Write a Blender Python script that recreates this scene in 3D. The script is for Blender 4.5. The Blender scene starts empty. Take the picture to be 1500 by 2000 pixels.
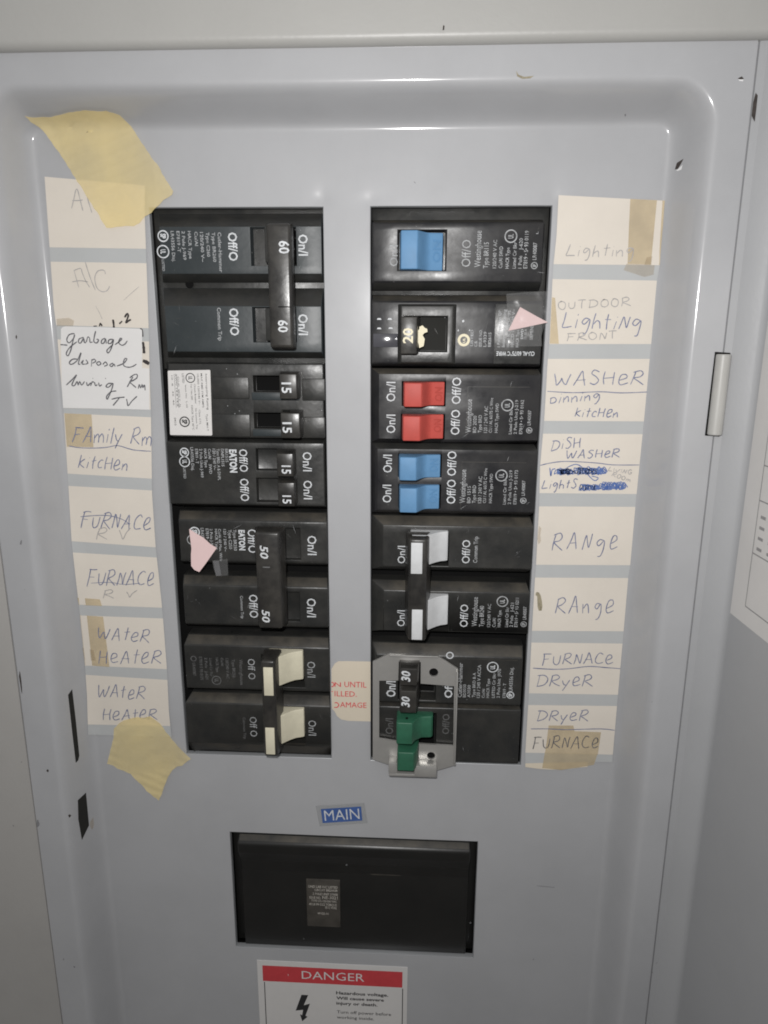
import bpy, bmesh, math, random
from mathutils import Vector, Matrix

random.seed(7)
SC = bpy.context.scene
COL = SC.collection

# ------------------------------------------------------------------ camera, light, exposure
F_PX = 1400.0                                   # focal length, in pixels of the 1500 x 2000 photograph
CAM = Vector((25.009, -253.344, -40.499))       # mm; origin = top centre of the breaker openings, panel = plane y 0
ROT = Matrix(((0.9986818, -0.01639612, 0.04863988),
              (0.05116122, 0.24140297, -0.9690754),
              (0.00414726, 0.97028644, 0.2419236)))
cam = bpy.data.cameras.new('camera')
cam.sensor_fit = 'HORIZONTAL'
cam.sensor_width = 36.0
cam.lens = F_PX / 1500.0 * 36.0
cam.clip_start = 0.01
cam.clip_end = 50.0
cam_ob = bpy.data.objects.new('camera', cam)
COL.objects.link(cam_ob)
cam_ob.matrix_world = Matrix.Translation(CAM * 0.001) @ ROT.to_4x4()
SC.camera = cam_ob

world = bpy.data.worlds.new('World')
SC.world = world
world.use_nodes = True
wn = world.node_tree
bg = wn.nodes['Background']
wt = wn.nodes.new('ShaderNodeTexCoord')
wsep = wn.nodes.new('ShaderNodeSeparateXYZ')
wr = wn.nodes.new('ShaderNodeValToRGB')
wn.links.new(wt.outputs['Generated'], wsep.inputs[0])
wmr = wn.nodes.new('ShaderNodeMapRange')
wmr.inputs['From Min'].default_value = -1
wmr.inputs['From Max'].default_value = 1
wn.links.new(wsep.outputs['Z'], wmr.inputs['Value'])
wn.links.new(wmr.outputs[0], wr.inputs[0])
wr.color_ramp.elements[0].position = 0.36
wr.color_ramp.elements[0].color = (0.20, 0.19, 0.18, 1)
wr.color_ramp.elements[1].position = 0.66
wr.color_ramp.elements[1].color = (1.08, 1.08, 1.08, 1)
wn.links.new(wr.outputs[0], bg.inputs['Color'])
bg.inputs['Strength'].default_value = 0.39

lamp = bpy.data.lights.new('flash_lamp', 'AREA')          # the phone's own flash, beside the lens
lamp.shape = 'DISK'
lamp.size = 0.007
lamp.energy = 0.62
lamp.color = (1.0, 0.985, 0.97)
lamp_ob = bpy.data.objects.new('flash_lamp', lamp)
COL.objects.link(lamp_ob)
lamp_ob.location = Vector((CAM.x - 9, CAM.y, CAM.z + 20)) * 0.001
lamp_ob.rotation_euler = (math.radians(84), 0, 0)

SC.view_settings.view_transform = 'Standard'
SC.view_settings.look = 'None'
SC.view_settings.exposure = 0.0
SC.view_settings.gamma = 1.0
SC.view_settings.use_curve_mapping = False
SC.render.engine = 'CYCLES'
SC.cycles.max_bounces = 6
SC.cycles.use_denoising = True
SC.cycles.filter_width = 1.85

# ------------------------------------------------------------------ measuring: a pixel of the photo -> a point (mm)
def ray(px, py):
    return ROT @ Vector(((px - 750) / F_PX, -(py - 1000) / F_PX, -1.0))

def at(px, py, y=0.0):
    r = ray(px, py)
    return CAM + r * ((y - CAM.y) / r.y)

def at_fn(px, py, fn):
    p = at(px, py, -1.0)
    for _ in range(4):
        p = at(px, py, fn(p.x, p.z))
    if abs(fn(p.x, p.z) - p.y) < 0.01:
        return p
    lo = -20.0                                   # steep places: walk along the ray to the first surface
    y = lo
    while y < 3.0:
        p = at(px, py, y)
        if y >= fn(p.x, p.z):
            break
        lo = y
        y += 0.4
    hi = y
    for _ in range(12):
        y = (lo + hi) / 2
        p = at(px, py, y)
        if y >= fn(p.x, p.z):
            hi = y
        else:
            lo = y
    return at(px, py, hi)

def at_plane(px, py, p0, n):
    r = ray(px, py)
    return CAM + r * ((p0 - CAM).dot(n) / r.dot(n))

def Z(ox, oy, s):
    return lambda x, y: (ox + x * s, oy + y * s)

# ------------------------------------------------------------------ materials
def mat(name, col, rough=0.5, metal=0.0, spec=0.5, alpha=1.0, var=0.0, var_scale=60.0, var_col=None, bump=0.0, bump_scale=400.0, rough_var=0.0, coat=0.0):
    m = bpy.data.materials.new(name)
    m.use_nodes = True
    nt = m.node_tree
    b = nt.nodes['Principled BSDF']
    b.inputs['Base Color'].default_value = (*col, 1)
    b.inputs['Roughness'].default_value = rough
    b.inputs['Metallic'].default_value = metal
    b.inputs['Specular IOR Level'].default_value = spec
    b.inputs['Alpha'].default_value = alpha
    b.inputs['Coat Weight'].default_value = coat
    b.inputs['Coat Roughness'].default_value = 0.13
    tc = nt.nodes.new('ShaderNodeTexCoord')
    geo = nt.nodes.new('ShaderNodeNewGeometry')
    if var > 0 or rough_var > 0:
        n = nt.nodes.new('ShaderNodeTexNoise')
        n.inputs['Scale'].default_value = var_scale
        n.inputs['Detail'].default_value = 6
        n.inputs['Roughness'].default_value = 0.65
        nt.links.new(geo.outputs['Position'], n.inputs['Vector'])
        if var > 0:
            r = nt.nodes.new('ShaderNodeValToRGB')
            r.color_ramp.elements[0].position = 0.38
            r.color_ramp.elements[1].position = 0.68
            r.color_ramp.elements[0].color = (*col, 1)
            vc = var_col or tuple(c * (1 - var) for c in col)
            r.color_ramp.elements[1].color = (*vc, 1)
            nt.links.new(n.outputs['Fac'], r.inputs[0])
            nt.links.new(r.outputs[0], b.inputs['Base Color'])
        if rough_var > 0:
            mr = nt.nodes.new('ShaderNodeMapRange')
            mr.inputs['From Min'].default_value = 0.3
            mr.inputs['From Max'].default_value = 0.7
            mr.inputs['To Min'].default_value = rough - rough_var
            mr.inputs['To Max'].default_value = rough + rough_var
            nt.links.new(n.outputs['Fac'], mr.inputs['Value'])
            nt.links.new(mr.outputs[0], b.inputs['Roughness'])
    if bump > 0:
        n2 = nt.nodes.new('ShaderNodeTexNoise')
        n2.inputs['Scale'].default_value = bump_scale
        n2.inputs['Detail'].default_value = 3
        nt.links.new(geo.outputs['Position'], n2.inputs['Vector'])
        bp = nt.nodes.new('ShaderNodeBump')
        bp.inputs['Strength'].default_value = bump
        bp.inputs['Distance'].default_value = 0.0002
        nt.links.new(n2.outputs['Fac'], bp.inputs['Height'])
        nt.links.new(bp.outputs[0], b.inputs['Normal'])
    return m

M = {}
M['steel'] = mat('grey_enamel', (0.404, 0.408, 0.420), 0.46, spec=0.25, var=0.07, var_scale=28, bump=0.08, bump_scale=600, rough_var=0.05, coat=0.75)
M['steel_warm'] = mat('grey_enamel_aged', (0.37, 0.36, 0.345), 0.42, var=0.08, var_scale=18, bump=0.25, bump_scale=700)
M['hood'] = mat('beige_grey_enamel', (0.395, 0.391, 0.374), 0.42, var=0.06, var_scale=14, bump=0.3, bump_scale=600)
M['door'] = mat('door_enamel', (0.37, 0.375, 0.385), 0.42, var=0.05, var_scale=20, bump=0.25, bump_scale=700)
M['hinge'] = mat('hinge_enamel', (0.42, 0.415, 0.395), 0.4, var=0.08, var_scale=80)
M['edge'] = mat('bare_steel_edge', (0.33, 0.34, 0.35), 0.35, metal=0.3)
M['chip'] = mat('rust_chip', (0.055, 0.045, 0.04), 0.8, var=0.5, var_scale=900)
M['chip_tan'] = mat('primer_scratch', (0.33, 0.29, 0.2), 0.7, var=0.4, var_scale=900)
M['chip_white'] = mat('bright_scratch', (0.75, 0.75, 0.75), 0.4)
M['smudge_glint'] = mat('grey_smudge_glint', (0.22, 0.22, 0.23), 0.6, alpha=0.5)
M['faint'] = mat('faint_scuff', (0.25, 0.25, 0.25), 0.6, alpha=0.3)
M['void'] = mat('black_gap', (0.006, 0.006, 0.006), 0.9, spec=0.1)
M['black'] = mat('black_phenolic', (0.021, 0.0215, 0.021), 0.38, var=0.5, var_scale=90, var_col=(0.032, 0.031, 0.028), bump=0.3, bump_scale=500, rough_var=0.12)
M['black_dust_lit'] = mat('dusty_lit_black_phenolic', (0.030, 0.029, 0.027), 0.45, var=0.6, var_scale=70, var_col=(0.075, 0.066, 0.052), bump=0.3, bump_scale=500, rough_var=0.1)
M['black_tint'] = mat('black_green_phenolic', (0.027, 0.034, 0.037), 0.42, var=0.5, var_scale=80, var_col=(0.037, 0.044, 0.047), bump=0.25, bump_scale=500)
M['black_gloss'] = mat('black_gloss_plastic', (0.014, 0.014, 0.016), 0.38, spec=0.38, var=0.5, var_scale=90, var_col=(0.026, 0.025, 0.025), bump=0.3, bump_scale=260, rough_var=0.12)
M['tie'] = mat('black_handle_plastic', (0.022, 0.021, 0.020), 0.33, var=0.6, var_scale=120, var_col=(0.045, 0.042, 0.037), bump=0.2, bump_scale=500, rough_var=0.08)
M['ink_white'] = mat('white_print', (0.64, 0.66, 0.68), 0.6, var=0.3, var_scale=700)
M['ink_small'] = mat('fine_white_print', (0.40, 0.41, 0.42), 0.6, var=0.4, var_scale=600)
M['black_main'] = mat('glossy_black_cover', (0.012, 0.012, 0.0115), 0.34, var=0.3, var_scale=60, var_col=(0.016, 0.0155, 0.0145), bump=0.15, bump_scale=400)
M['slot_dark'] = mat('slot_shadow', (0.022, 0.022, 0.02), 0.8, spec=0.2)
M['ink_grey'] = mat('worn_white_print', (0.42, 0.43, 0.44), 0.6, var=0.5, var_scale=500)
M['ink_dim'] = mat('faded_print', (0.13, 0.13, 0.13), 0.6, var=0.5, var_scale=500)
M['ink_cream'] = mat('cream_paint', (0.72, 0.66, 0.48), 0.6)
M['ink_black'] = mat('black_print', (0.02, 0.02, 0.022), 0.6)
M['ink_label'] = mat('grey_label_print', (0.10, 0.10, 0.10), 0.6)
M['blue'] = mat('blue_plastic', (0.115, 0.255, 0.44), 0.52, spec=0.3, var=0.12, var_scale=200, bump=0.1)
M['blue_dark'] = mat('blue_embossed', (0.095, 0.22, 0.39), 0.7, spec=0.15)
M['red'] = mat('red_plastic', (0.47, 0.075, 0.060), 0.52, spec=0.3, var=0.12, var_scale=200, bump=0.1)
M['red_dark'] = mat('red_embossed', (0.37, 0.058, 0.046), 0.7, spec=0.15)
M['green'] = mat('green_plastic', (0.028, 0.125, 0.072), 0.46, var=0.25, var_scale=180, bump=0.1)
M['cream'] = mat('cream_plastic', (0.66, 0.62, 0.48), 0.4, var=0.1, var_scale=200)
M['cream_dark'] = mat('cream_embossed', (0.59, 0.55, 0.43), 0.45)
M['greywhite'] = mat('white_plastic', (0.60, 0.61, 0.62), 0.4, var=0.12, var_scale=220)
M['greywhite_dark'] = mat('white_embossed', (0.52, 0.525, 0.53), 0.5)
M['alu'] = mat('dull_aluminium', (0.47, 0.46, 0.44), 0.34, metal=0.5, var=0.15, var_scale=130, bump=0.2, bump_scale=300, rough_var=0.08)
M['paper'] = mat('cream_card', (0.665, 0.614, 0.545), 0.75, spec=0.2, var=0.06, var_scale=30, bump=0.15, bump_scale=900)
M['paper_warm'] = mat('yellowed_card', (0.65, 0.58, 0.47), 0.75, spec=0.2, var=0.08, var_scale=30)
M['band'] = mat('grey_printed_band', (0.44, 0.45, 0.45), 0.7, spec=0.2, var=0.05, var_scale=40)
M['note'] = mat('white_sticker', (0.68, 0.67, 0.66), 0.55, var=0.05, var_scale=30)
M['white_label'] = mat('white_vinyl', (0.64, 0.625, 0.61), 0.5, var=0.05, var_scale=60)
M['stain'] = mat('tape_residue', (0.66, 0.53, 0.32), 0.6, alpha=0.55, var=0.25, var_scale=60)
M['stain_brown'] = mat('brown_stain', (0.5, 0.39, 0.24), 0.7, alpha=0.26, var=0.3, var_scale=80)
M['pen_blue'] = mat('blue_ballpoint', (0.11, 0.135, 0.245), 0.5, var=0.4, var_scale=400, var_col=(0.24, 0.25, 0.34))
M['pen_ink'] = mat('bright_blue_ink', (0.045, 0.10, 0.31), 0.5, var=0.5, var_scale=300, var_col=(0.12, 0.19, 0.40))
M['pencil'] = mat('pencil', (0.30, 0.29, 0.29), 0.6, var=0.4, var_scale=500, var_col=(0.42, 0.40, 0.39))
M['marker'] = mat('black_marker', (0.025, 0.02, 0.02), 0.5)
M['pen_black'] = mat('dark_pen', (0.08, 0.08, 0.09), 0.5, var=0.5, var_scale=400, var_col=(0.17, 0.17, 0.18))
M['pink'] = mat('pink_paper', (0.72, 0.54, 0.53), 0.7, spec=0.2, var=0.05, var_scale=60)
M['red_ink'] = mat('red_print', (0.62, 0.055, 0.07), 0.6)
M['red_band'] = mat('red_banner', (0.56, 0.055, 0.065), 0.5, var=0.12, var_scale=150)
M['main_blue'] = mat('blue_label', (0.06, 0.12, 0.33), 0.45, var=0.15, var_scale=150)
M['main_clear'] = mat('clear_label_film', (0.42, 0.43, 0.44), 0.2, alpha=0.55)
M['plate'] = mat('grey_brown_plate', (0.072, 0.065, 0.056), 0.42, var=0.4, var_scale=150, bump=0.2)
M['plate_ink'] = mat('plate_print', (0.55, 0.52, 0.47), 0.6, var=0.4, var_scale=500)
M['clear'] = mat('clear_tape', (0.5, 0.5, 0.5), 0.16, alpha=0.13, bump=0.6, bump_scale=160)
M['window'] = mat('smoked_window', (0.07, 0.07, 0.08), 0.12, spec=0.7)

def tape_material():
    m = mat('masking_tape', (0.80, 0.60, 0.21), 0.62, spec=0.3, bump=0.6, bump_scale=420)
    nt = m.node_tree
    b = nt.nodes['Principled BSDF']
    geo = nt.nodes.new('ShaderNodeNewGeometry')
    n = nt.nodes.new('ShaderNodeTexNoise')
    n.inputs['Scale'].default_value = 42
    n.inputs['Detail'].default_value = 7
    nt.links.new(geo.outputs['Position'], n.inputs['Vector'])
    r = nt.nodes.new('ShaderNodeValToRGB')
    r.color_ramp.elements[0].position = 0.35
    r.color_ramp.elements[0].color = (0.91, 0.74, 0.35, 1)
    r.color_ramp.elements[1].position = 0.7
    r.color_ramp.elements[1].color = (0.82, 0.67, 0.32, 1)
    nt.links.new(n.outputs['Fac'], r.inputs[0])
    nt.links.new(r.outputs[0], b.inputs['Base Color'])
    mr = nt.nodes.new('ShaderNodeMapRange')
    mr.inputs['From Min'].default_value = 0.35
    mr.inputs['From Max'].default_value = 0.7
    mr.inputs['To Min'].default_value = 0.60
    mr.inputs['To Max'].default_value = 0.46
    nt.links.new(n.outputs['Fac'], mr.inputs['Value'])
    nt.links.new(mr.outputs[0], b.inputs['Alpha'])
    return m
M['tape'] = tape_material()

# ------------------------------------------------------------------ mesh building (all in mm)
class MB:
    def __init__(self):
        self.v, self.f, self.m, self.mats = [], [], [], []

    def mi(self, name):
        if name not in self.mats:
            self.mats.append(name)
        return self.mats.index(name)

    def add(self, verts, faces, m):
        o = len(self.v)
        k = self.mi(m)
        self.v += [tuple(p) for p in verts]
        for f in faces:
            self.f.append(tuple(i + o for i in f))
            self.m.append(k)

    def solid(self, verts, faces, m, bev=0.3, seg=2, ang=20, fmats=None):
        bm = bmesh.new()
        vs = [bm.verts.new(p) for p in verts]
        names = [m] + sorted(set(fmats.values())) if fmats else [m]
        for i, f in enumerate(faces):
            fc = bm.faces.new([vs[j] for j in f])
            if fmats and i in fmats:
                fc.material_index = names.index(fmats[i])
        bmesh.ops.recalc_face_normals(bm, faces=bm.faces)
        if bev > 0:
            es = [e for e in bm.edges if len(e.link_faces) == 2 and e.calc_face_angle(0) > math.radians(ang)]
            bmesh.ops.bevel(bm, geom=es, offset=bev, segments=seg, profile=0.5, affect='EDGES', clamp_overlap=True)
        bm.verts.index_update()
        o = len(self.v)
        self.v += [tuple(v.co) for v in bm.verts]
        for fc in bm.faces:
            self.f.append(tuple(v.index + o for v in fc.verts))
            self.m.append(self.mi(names[fc.material_index]))
        bm.free()

    def box(self, x0, x1, y0, y1, z0, z1, m, bev=0.3, seg=2):
        v = [(x, y, z) for x in (x0, x1) for y in (y0, y1) for z in (z0, z1)]
        f = [(0, 1, 3, 2), (4, 6, 7, 5), (0, 4, 5, 1), (2, 3, 7, 6), (0, 2, 6, 4), (1, 5, 7, 3)]
        self.solid(v, f, m, bev, seg)

    def frustum(self, front, back, m, bev=0.3, seg=2):
        """front / back = (x0, x1, z0, z1, y)"""
        v = []
        for (x0, x1, z0, z1, y) in (front, back):
            v += [(x0, y, z0), (x1, y, z0), (x1, y, z1), (x0, y, z1)]
        f = [(0, 1, 2, 3), (7, 6, 5, 4), (0, 4, 5, 1), (1, 5, 6, 2), (2, 6, 7, 3), (3, 7, 4, 0)]
        self.solid(v, f, m, bev, seg)

    def prism_z(self, prof, z0, z1, m, bev=0.3, seg=2):
        """outline in (x, y), extruded along z"""
        n = len(prof)
        v = [(x, y, z0) for x, y in prof] + [(x, y, z1) for x, y in prof]
        f = [tuple(range(n)), tuple(range(2 * n - 1, n - 1, -1))]
        f += [(i, (i + 1) % n, n + (i + 1) % n, n + i) for i in range(n)]
        self.solid(v, f, m, bev, seg, 30)

    def poly(self, pts, m):
        self.add(pts, [tuple(range(len(pts)))], m)

    def ribbon(self, pts, w, m):
        """flat pen stroke facing the viewer"""
        if len(pts) < 2:
            return
        v, f = [], []
        n = len(pts)
        for i in range(n):
            a, b = pts[max(0, i - 1)], pts[min(n - 1, i + 1)]
            dx, dz = b.x - a.x, b.z - a.z
            L = math.hypot(dx, dz) or 1e-6
            nx, nz = -dz / L, dx / L
            ww = w * 0.5 * (0.8 + 0.4 * random.random()) * (0.7 if i in (0, n - 1) else 1)
            p = pts[i]
            v += [(p.x + nx * ww, p.y, p.z + nz * ww), (p.x - nx * ww, p.y, p.z - nz * ww)]
        for i in range(n - 1):
            f.append((2 * i, 2 * i + 1, 2 * i + 3, 2 * i + 2))
        self.add(v, f, m)

    def build(self, name, parent=None, origin=None, smooth=True):
        o = Vector(origin) if origin is not None else (Vector(parent['o_mm']) if parent is not None and 'o_mm' in parent else Vector((0, 0, 0)))
        me = bpy.data.meshes.new(name)
        me.from_pydata([((p[0] - o.x) * .001, (p[1] - o.y) * .001, (p[2] - o.z) * .001) for p in self.v], [], self.f)
        for n in self.mats:
            me.materials.append(M[n])
        me.polygons.foreach_set('material_index', self.m)
        if smooth:
            me.polygons.foreach_set('use_smooth', [True] * len(me.polygons))
            me.set_sharp_from_angle(angle=math.radians(38))
        me.update()
        ob = bpy.data.objects.new(name, me)
        COL.objects.link(ob)
        if parent is not None:
            ob.parent = parent
        else:
            ob.location = o * .001
        return ob

ORIG = {}
def thing(name, label, cat, o, group=None):
    e = bpy.data.objects.new(name, None)
    e.empty_display_size = 0.01
    COL.objects.link(e)
    e.location = Vector(o) * .001
    ORIG[e.name] = Vector(o)
    e['label'] = label
    e['category'] = cat
    if group:
        e['group'] = group
    return e

def part(mb, name, parent, label=None):
    root = parent
    while root.parent is not None:
        root = root.parent
    ob = mb.build(name, None, ORIG[root.name])
    ob.location = (0, 0, 0)
    ob.parent = parent
    if label:
        ob['label'] = label
    return ob

def tag(ob, label, cat, group=None):
    ob['label'] = label
    ob['category'] = cat
    if group:
        ob['group'] = group
    return ob

# ------------------------------------------------------------------ lettering
_glyph = {}
def glyphs(s, bold):
    k = (s, bold)
    if k not in _glyph:
        cu = bpy.data.curves.new('lettering', 'FONT')
        cu.body = s
        cu.size = 1.0
        cu.resolution_u = 2
        cu.offset = bold
        ob = bpy.data.objects.new('lettering', cu)
        COL.objects.link(ob)
        bpy.context.view_layer.update()
        ev = ob.evaluated_get(bpy.context.evaluated_depsgraph_get())
        me = ev.to_mesh()
        vs = [(v.co.x, v.co.y) for v in me.vertices]
        fs = [tuple(p.vertices) for p in me.polygons]
        ev.to_mesh_clear()
        bpy.data.objects.remove(ob)
        bpy.data.curves.remove(cu)
        _glyph[k] = (vs, fs)
    return _glyph[k]
CAP = max(y for x, y in glyphs('H', 0.0)[0])

def text(mb, s, p0, p1, y, mode, m, bold=0.0, slant=0.0):
    """fit s into the photo box p0..p1 (pixels) on the plane y; mode: D reads down, U reads up, N upright, I upside down"""
    vs, fs = glyphs(s, bold)
    if not vs:
        return
    a, b = at(p0[0], p0[1], y), at(p1[0], p1[1], y)
    c = at((p0[0] + p1[0]) / 2, (p0[1] + p1[1]) / 2, y)
    ca, cb = at((p0[0] + p1[0]) / 2, p0[1], y), at((p0[0] + p1[0]) / 2, p1[1], y)
    cl, cr = at(p0[0], (p0[1] + p1[1]) / 2, y), at(p1[0], (p0[1] + p1[1]) / 2, y)
    W, H = abs(cr.x - cl.x), abs(ca.z - cb.z)
    run, cap = (H, W) if mode in 'DU' else (W, H)
    ux = {'D': (0, -1), 'U': (0, 1), 'N': (1, 0), 'I': (-1, 0)}[mode]
    vx = {'D': (1, 0), 'U': (-1, 0), 'N': (0, 1), 'I': (0, -1)}[mode]
    x0, x1 = min(v[0] for v in vs), max(v[0] for v in vs)
    su, sv = run / (x1 - x0), cap / CAP
    out = []
    for (u, v) in vs:
        du = (u - (x0 + x1) / 2) * su + slant * (v - CAP / 2) * sv
        dv = (v - CAP / 2) * sv
        out.append((c.x + ux[0] * du + vx[0] * dv, y, c.z + ux[1] * du + vx[1] * dv))
    mb.add(out, fs, m)

def ring(mb, c, r, w, y, m, n=24):
    """printed ring; c pixel centre, r and w in pixels"""
    p = at(c[0], c[1], y)
    k = (at(c[0] + 10, c[1], y) - p).length / 10
    v, f = [], []
    for i in range(n):
        a = 2 * math.pi * i / n
        for rr in (r - w / 2, r + w / 2):
            v.append((p.x + math.cos(a) * rr * k, y, p.z + math.sin(a) * rr * k))
    for i in range(n):
        j = (i + 1) % n
        f.append((2 * i, 2 * i + 1, 2 * j + 1, 2 * j))
    mb.add(v, f, m)

def disc(mb, c, r, y, m, n=20):
    p = at(c[0], c[1], y)
    k = (at(c[0] + 10, c[1], y) - p).length / 10
    mb.poly([(p.x + math.cos(-2 * math.pi * i / n) * r * k, y, p.z + math.sin(-2 * math.pi * i / n) * r * k) for i in range(n)], m)

def lines(mb, z, rows, y, mode, m, bold=0.0):
    """rows = (x0, x1, y0, y1, text) in zoomed coordinates z"""
    for (x0, x1, y0, y1, s) in rows:
        if m == 'ink_white' and min(x1 - x0, y1 - y0) < 38 and mode in 'DU' and len(s) > 3 and bold < .03:
            mm = 'ink_small'
        else:
            mm = m
        text(mb, s, z(x0, y0), z(x1, y1), y, mode, mm, bold)

def ul_mark(mb, z, c, r, y, mode, m, s):
    ring(mb, z(*c), r * s, r * s * 0.2, y, m)
    h = r * 0.42
    text(mb, 'UL', z(c[0] - h, c[1] - h * .9), z(c[0] + h, c[1] + h * .9), y, mode, m, 0.03)

def csa_mark(mb, z, c, r, y, mode, m, s):
    ring(mb, z(*c), r * s, r * s * 0.26, y, m)
    h = r * 0.5
    text(mb, 'SP', z(c[0] - h, c[1] - h), z(c[0] + h, c[1] + h), y, mode, m, 0.05)

# pen strokes: a small alphabet of hand-drawn letters (x, y), capital height 1
HW = {
 'A': (.55, [[(0, 0), (.18, .6), (.3, 1), (.4, .55), (.52, 0)], [(.08, .38), (.5, .4)]]),
 'a': (.5, [[(0, 0), (.1, .5), (.2, .85), (.35, .4), (.45, 0)], [(.08, .38), (.42, .36)]]),
 'C': (.5, [[(.48, .85), (.3, 1), (.08, .7), (.03, .3), (.2, .02), (.5, .12)]]),
 'c': (.38, [[(.36, .6), (.2, .68), (.04, .4), (.08, .08), (.36, .08)]]),
 'D': (.6, [[(.12, .95), (.02, .03)], [(0, .95), (.4, .92), (.6, .6), (.42, .15), (0, 0)]]),
 'd': (.45, [[(.05, .55), (.08, 0)], [(.0, .5), (.3, .6), (.42, .3), (.3, .05), (.02, -.02)]]),
 'e': (.45, [[(.05, .3), (.36, .5), (.34, .78), (.14, .74), (.03, .3), (.16, .0), (.48, .14)]]),
 'E': (.4, [[(.4, 1), (.05, .95), (.04, .05), (.42, 0)], [(.05, .5), (.34, .52)]]),
 'F': (.5, [[(.1, 1), (.06, .5), (0, -.02)], [(.02, .98), (.3, 1), (.55, .98)], [(.08, .52), (.4, .54)]]),
 'G': (.5, [[(.46, .85), (.2, 1), (.03, .5), (.2, 0), (.46, .2), (.44, .42), (.26, .42)]]),
 'g': (.45, [[(.4, .6), (.18, .68), (.04, .45), (.18, .28), (.4, .6), (.42, .1), (.32, -.32), (.18, -.38)]]),
 'H': (.5, [[(.02, 1), (.0, .5), (.03, 0)], [(.46, .95), (.45, .5), (.47, 0)], [(.0, .48), (.47, .52)]]),
 'h': (.4, [[(.08, 1), (.02, .5), (.0, 0)], [(.01, .3), (.2, .5), (.32, .4), (.36, 0)]]),
 'i': (.12, [[(.08, .55), (.04, .0)], [(.1, .82), (.11, .87)]]),
 'I': (.1, [[(.05, 1), (.05, 0)]]),
 'k': (.45, [[(.08, 1), (.03, .5), (0, 0)], [(.4, .7), (.05, .38), (.42, .02)]]),
 'l': (.12, [[(.1, 1), (.06, .5), (.04, 0)]]),
 'L': (.45, [[(.14, 1), (.06, .5), (0, .06), (.2, .04), (.46, .08)]]),
 'm': (.6, [[(0, .5), (.03, .0)], [(.03, .3), (.18, .56), (.28, .4), (.28, .02)], [(.28, .3), (.44, .58), (.56, .4), (.6, 0)]]),
 'n': (.38, [[(0, .55), (.02, 0)], [(.02, .3), (.2, .58), (.32, .42), (.36, 0)]]),
 'N': (.45, [[(0, 0), (.06, .45), (.12, .85), (.24, .5), (.36, .08), (.42, .5), (.46, .9)]]),
 'O': (.5, [[(.25, 1), (.05, .75), (.05, .25), (.25, 0), (.45, .25), (.46, .75), (.25, 1), (.15, .95)]]),
 'o': (.35, [[(.18, .6), (.02, .35), (.1, .05), (.3, .1), (.34, .42), (.18, .6)]]),
 'P': (.45, [[(.1, .95), (0, 0)], [(.02, .95), (.4, .95), (.4, .6), (.06, .48)]]),
 'R': (.55, [[(.12, .95), (.06, .5), (0, 0)], [(.04, .92), (.35, 1.02), (.5, .8), (.36, .58), (.1, .46), (.3, .25), (.58, 0)]]),
 'S': (.42, [[(.42, .9), (.2, 1), (.06, .78), (.25, .55), (.38, .28), (.2, .02), (0, .12)]]),
 's': (.32, [[(.3, .58), (.1, .6), (.08, .42), (.26, .28), (.2, .05), (0, .06)]]),
 't': (.32, [[(.17, 1), (.14, .5), (.15, 0)], [(0, .62), (.34, .66)]]),
 'T': (.5, [[(0, .98), (.25, 1), (.5, 1)], [(.25, 1), (.22, .5), (.2, 0)]]),
 'u': (.42, [[(0, .6), (.03, .15), (.2, .0), (.36, .2), (.4, .62)], [(.4, .62), (.42, .0)]]),
 'U': (.45, [[(0, .75), (.04, .2), (.2, 0), (.38, .2), (.44, .8)]]),
 'V': (.5, [[(0, .75), (.12, .35), (.2, 0), (.35, .5), (.55, .9)]]),
 'v': (.5, [[(0, .6), (.12, .2), (.16, .0), (.3, .35), (.55, .7)]]),
 'W': (.75, [[(0, .95), (.06, .4), (.16, .03), (.3, .4), (.36, .6), (.42, .25), (.54, .05), (.66, .5), (.74, .92)]]),
 'y': (.4, [[(0, .6), (.1, .25), (.22, .15)], [(.4, .65), (.22, .15), (.06, -.38)]]),
 'Y': (.45, [[(0, .8), (.2, .4)], [(.45, .9), (.2, .4), (.08, -.2)]]),
 '/': (.3, [[(.0, 1.15), (.15, .5), (.3, -.12)]]),
 ' ': (.3, []),
}
def smooth_line(pts, k=4):
    if len(pts) < 3:
        return pts
    out = []
    n = len(pts)
    for i in range(n - 1):
        p0, p1, p2, p3 = pts[max(0, i - 1)], pts[i], pts[i + 1], pts[min(n - 1, i + 2)]
        for j in range(k):
            t = j / k
            out.append(tuple(0.5 * (2 * b + (c - a) * t + (2 * a - 5 * b + 4 * c - d) * t * t + (3 * b - a - 3 * c + d) * t ** 3)
                             for a, b, c, d in zip(p0, p1, p2, p3)))
    out.append(pts[-1])
    return out

def stroke(mb, pts, fn, w, m, lift=0.2):
    mb.ribbon([at_fn(x, y, lambda a, b: fn(a, b) - lift) for x, y in smooth_line(pts)], w, m)

def write(mb, s, a, b, cap, fn, w, m, slant=0.12, jit=0.05, gap=0.17):
    """handwrite s along the photo line a..b (pixels) with capital height cap"""
    total = sum(HW[c][0] + gap for c in s) - gap
    dx, dy = (b[0] - a[0]), (b[1] - a[1])
    L = math.hypot(dx, dy)
    ux, uy = dx / L, dy / L
    vx, vy = uy, -ux
    sc = L / total
    x = 0.0
    for c in s:
        wd, st = HW[c]
        rise = random.uniform(-jit, jit)
        tall = 1 + random.uniform(-jit, jit) * 1.5
        lean = slant + random.uniform(-.05, .05)
        for line in st:
            pts = []
            for (u, v) in line:
                u += random.uniform(-jit, jit) * .5
                v = (v + random.uniform(-jit, jit) * .6) * tall + rise
                along = (x + u) * sc + lean * v * cap
                pts.append((a[0] + ux * along + vx * v * cap, a[1] + uy * along + vy * v * cap))
            stroke(mb, pts, fn, w, m)
        x += wd + gap

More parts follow.
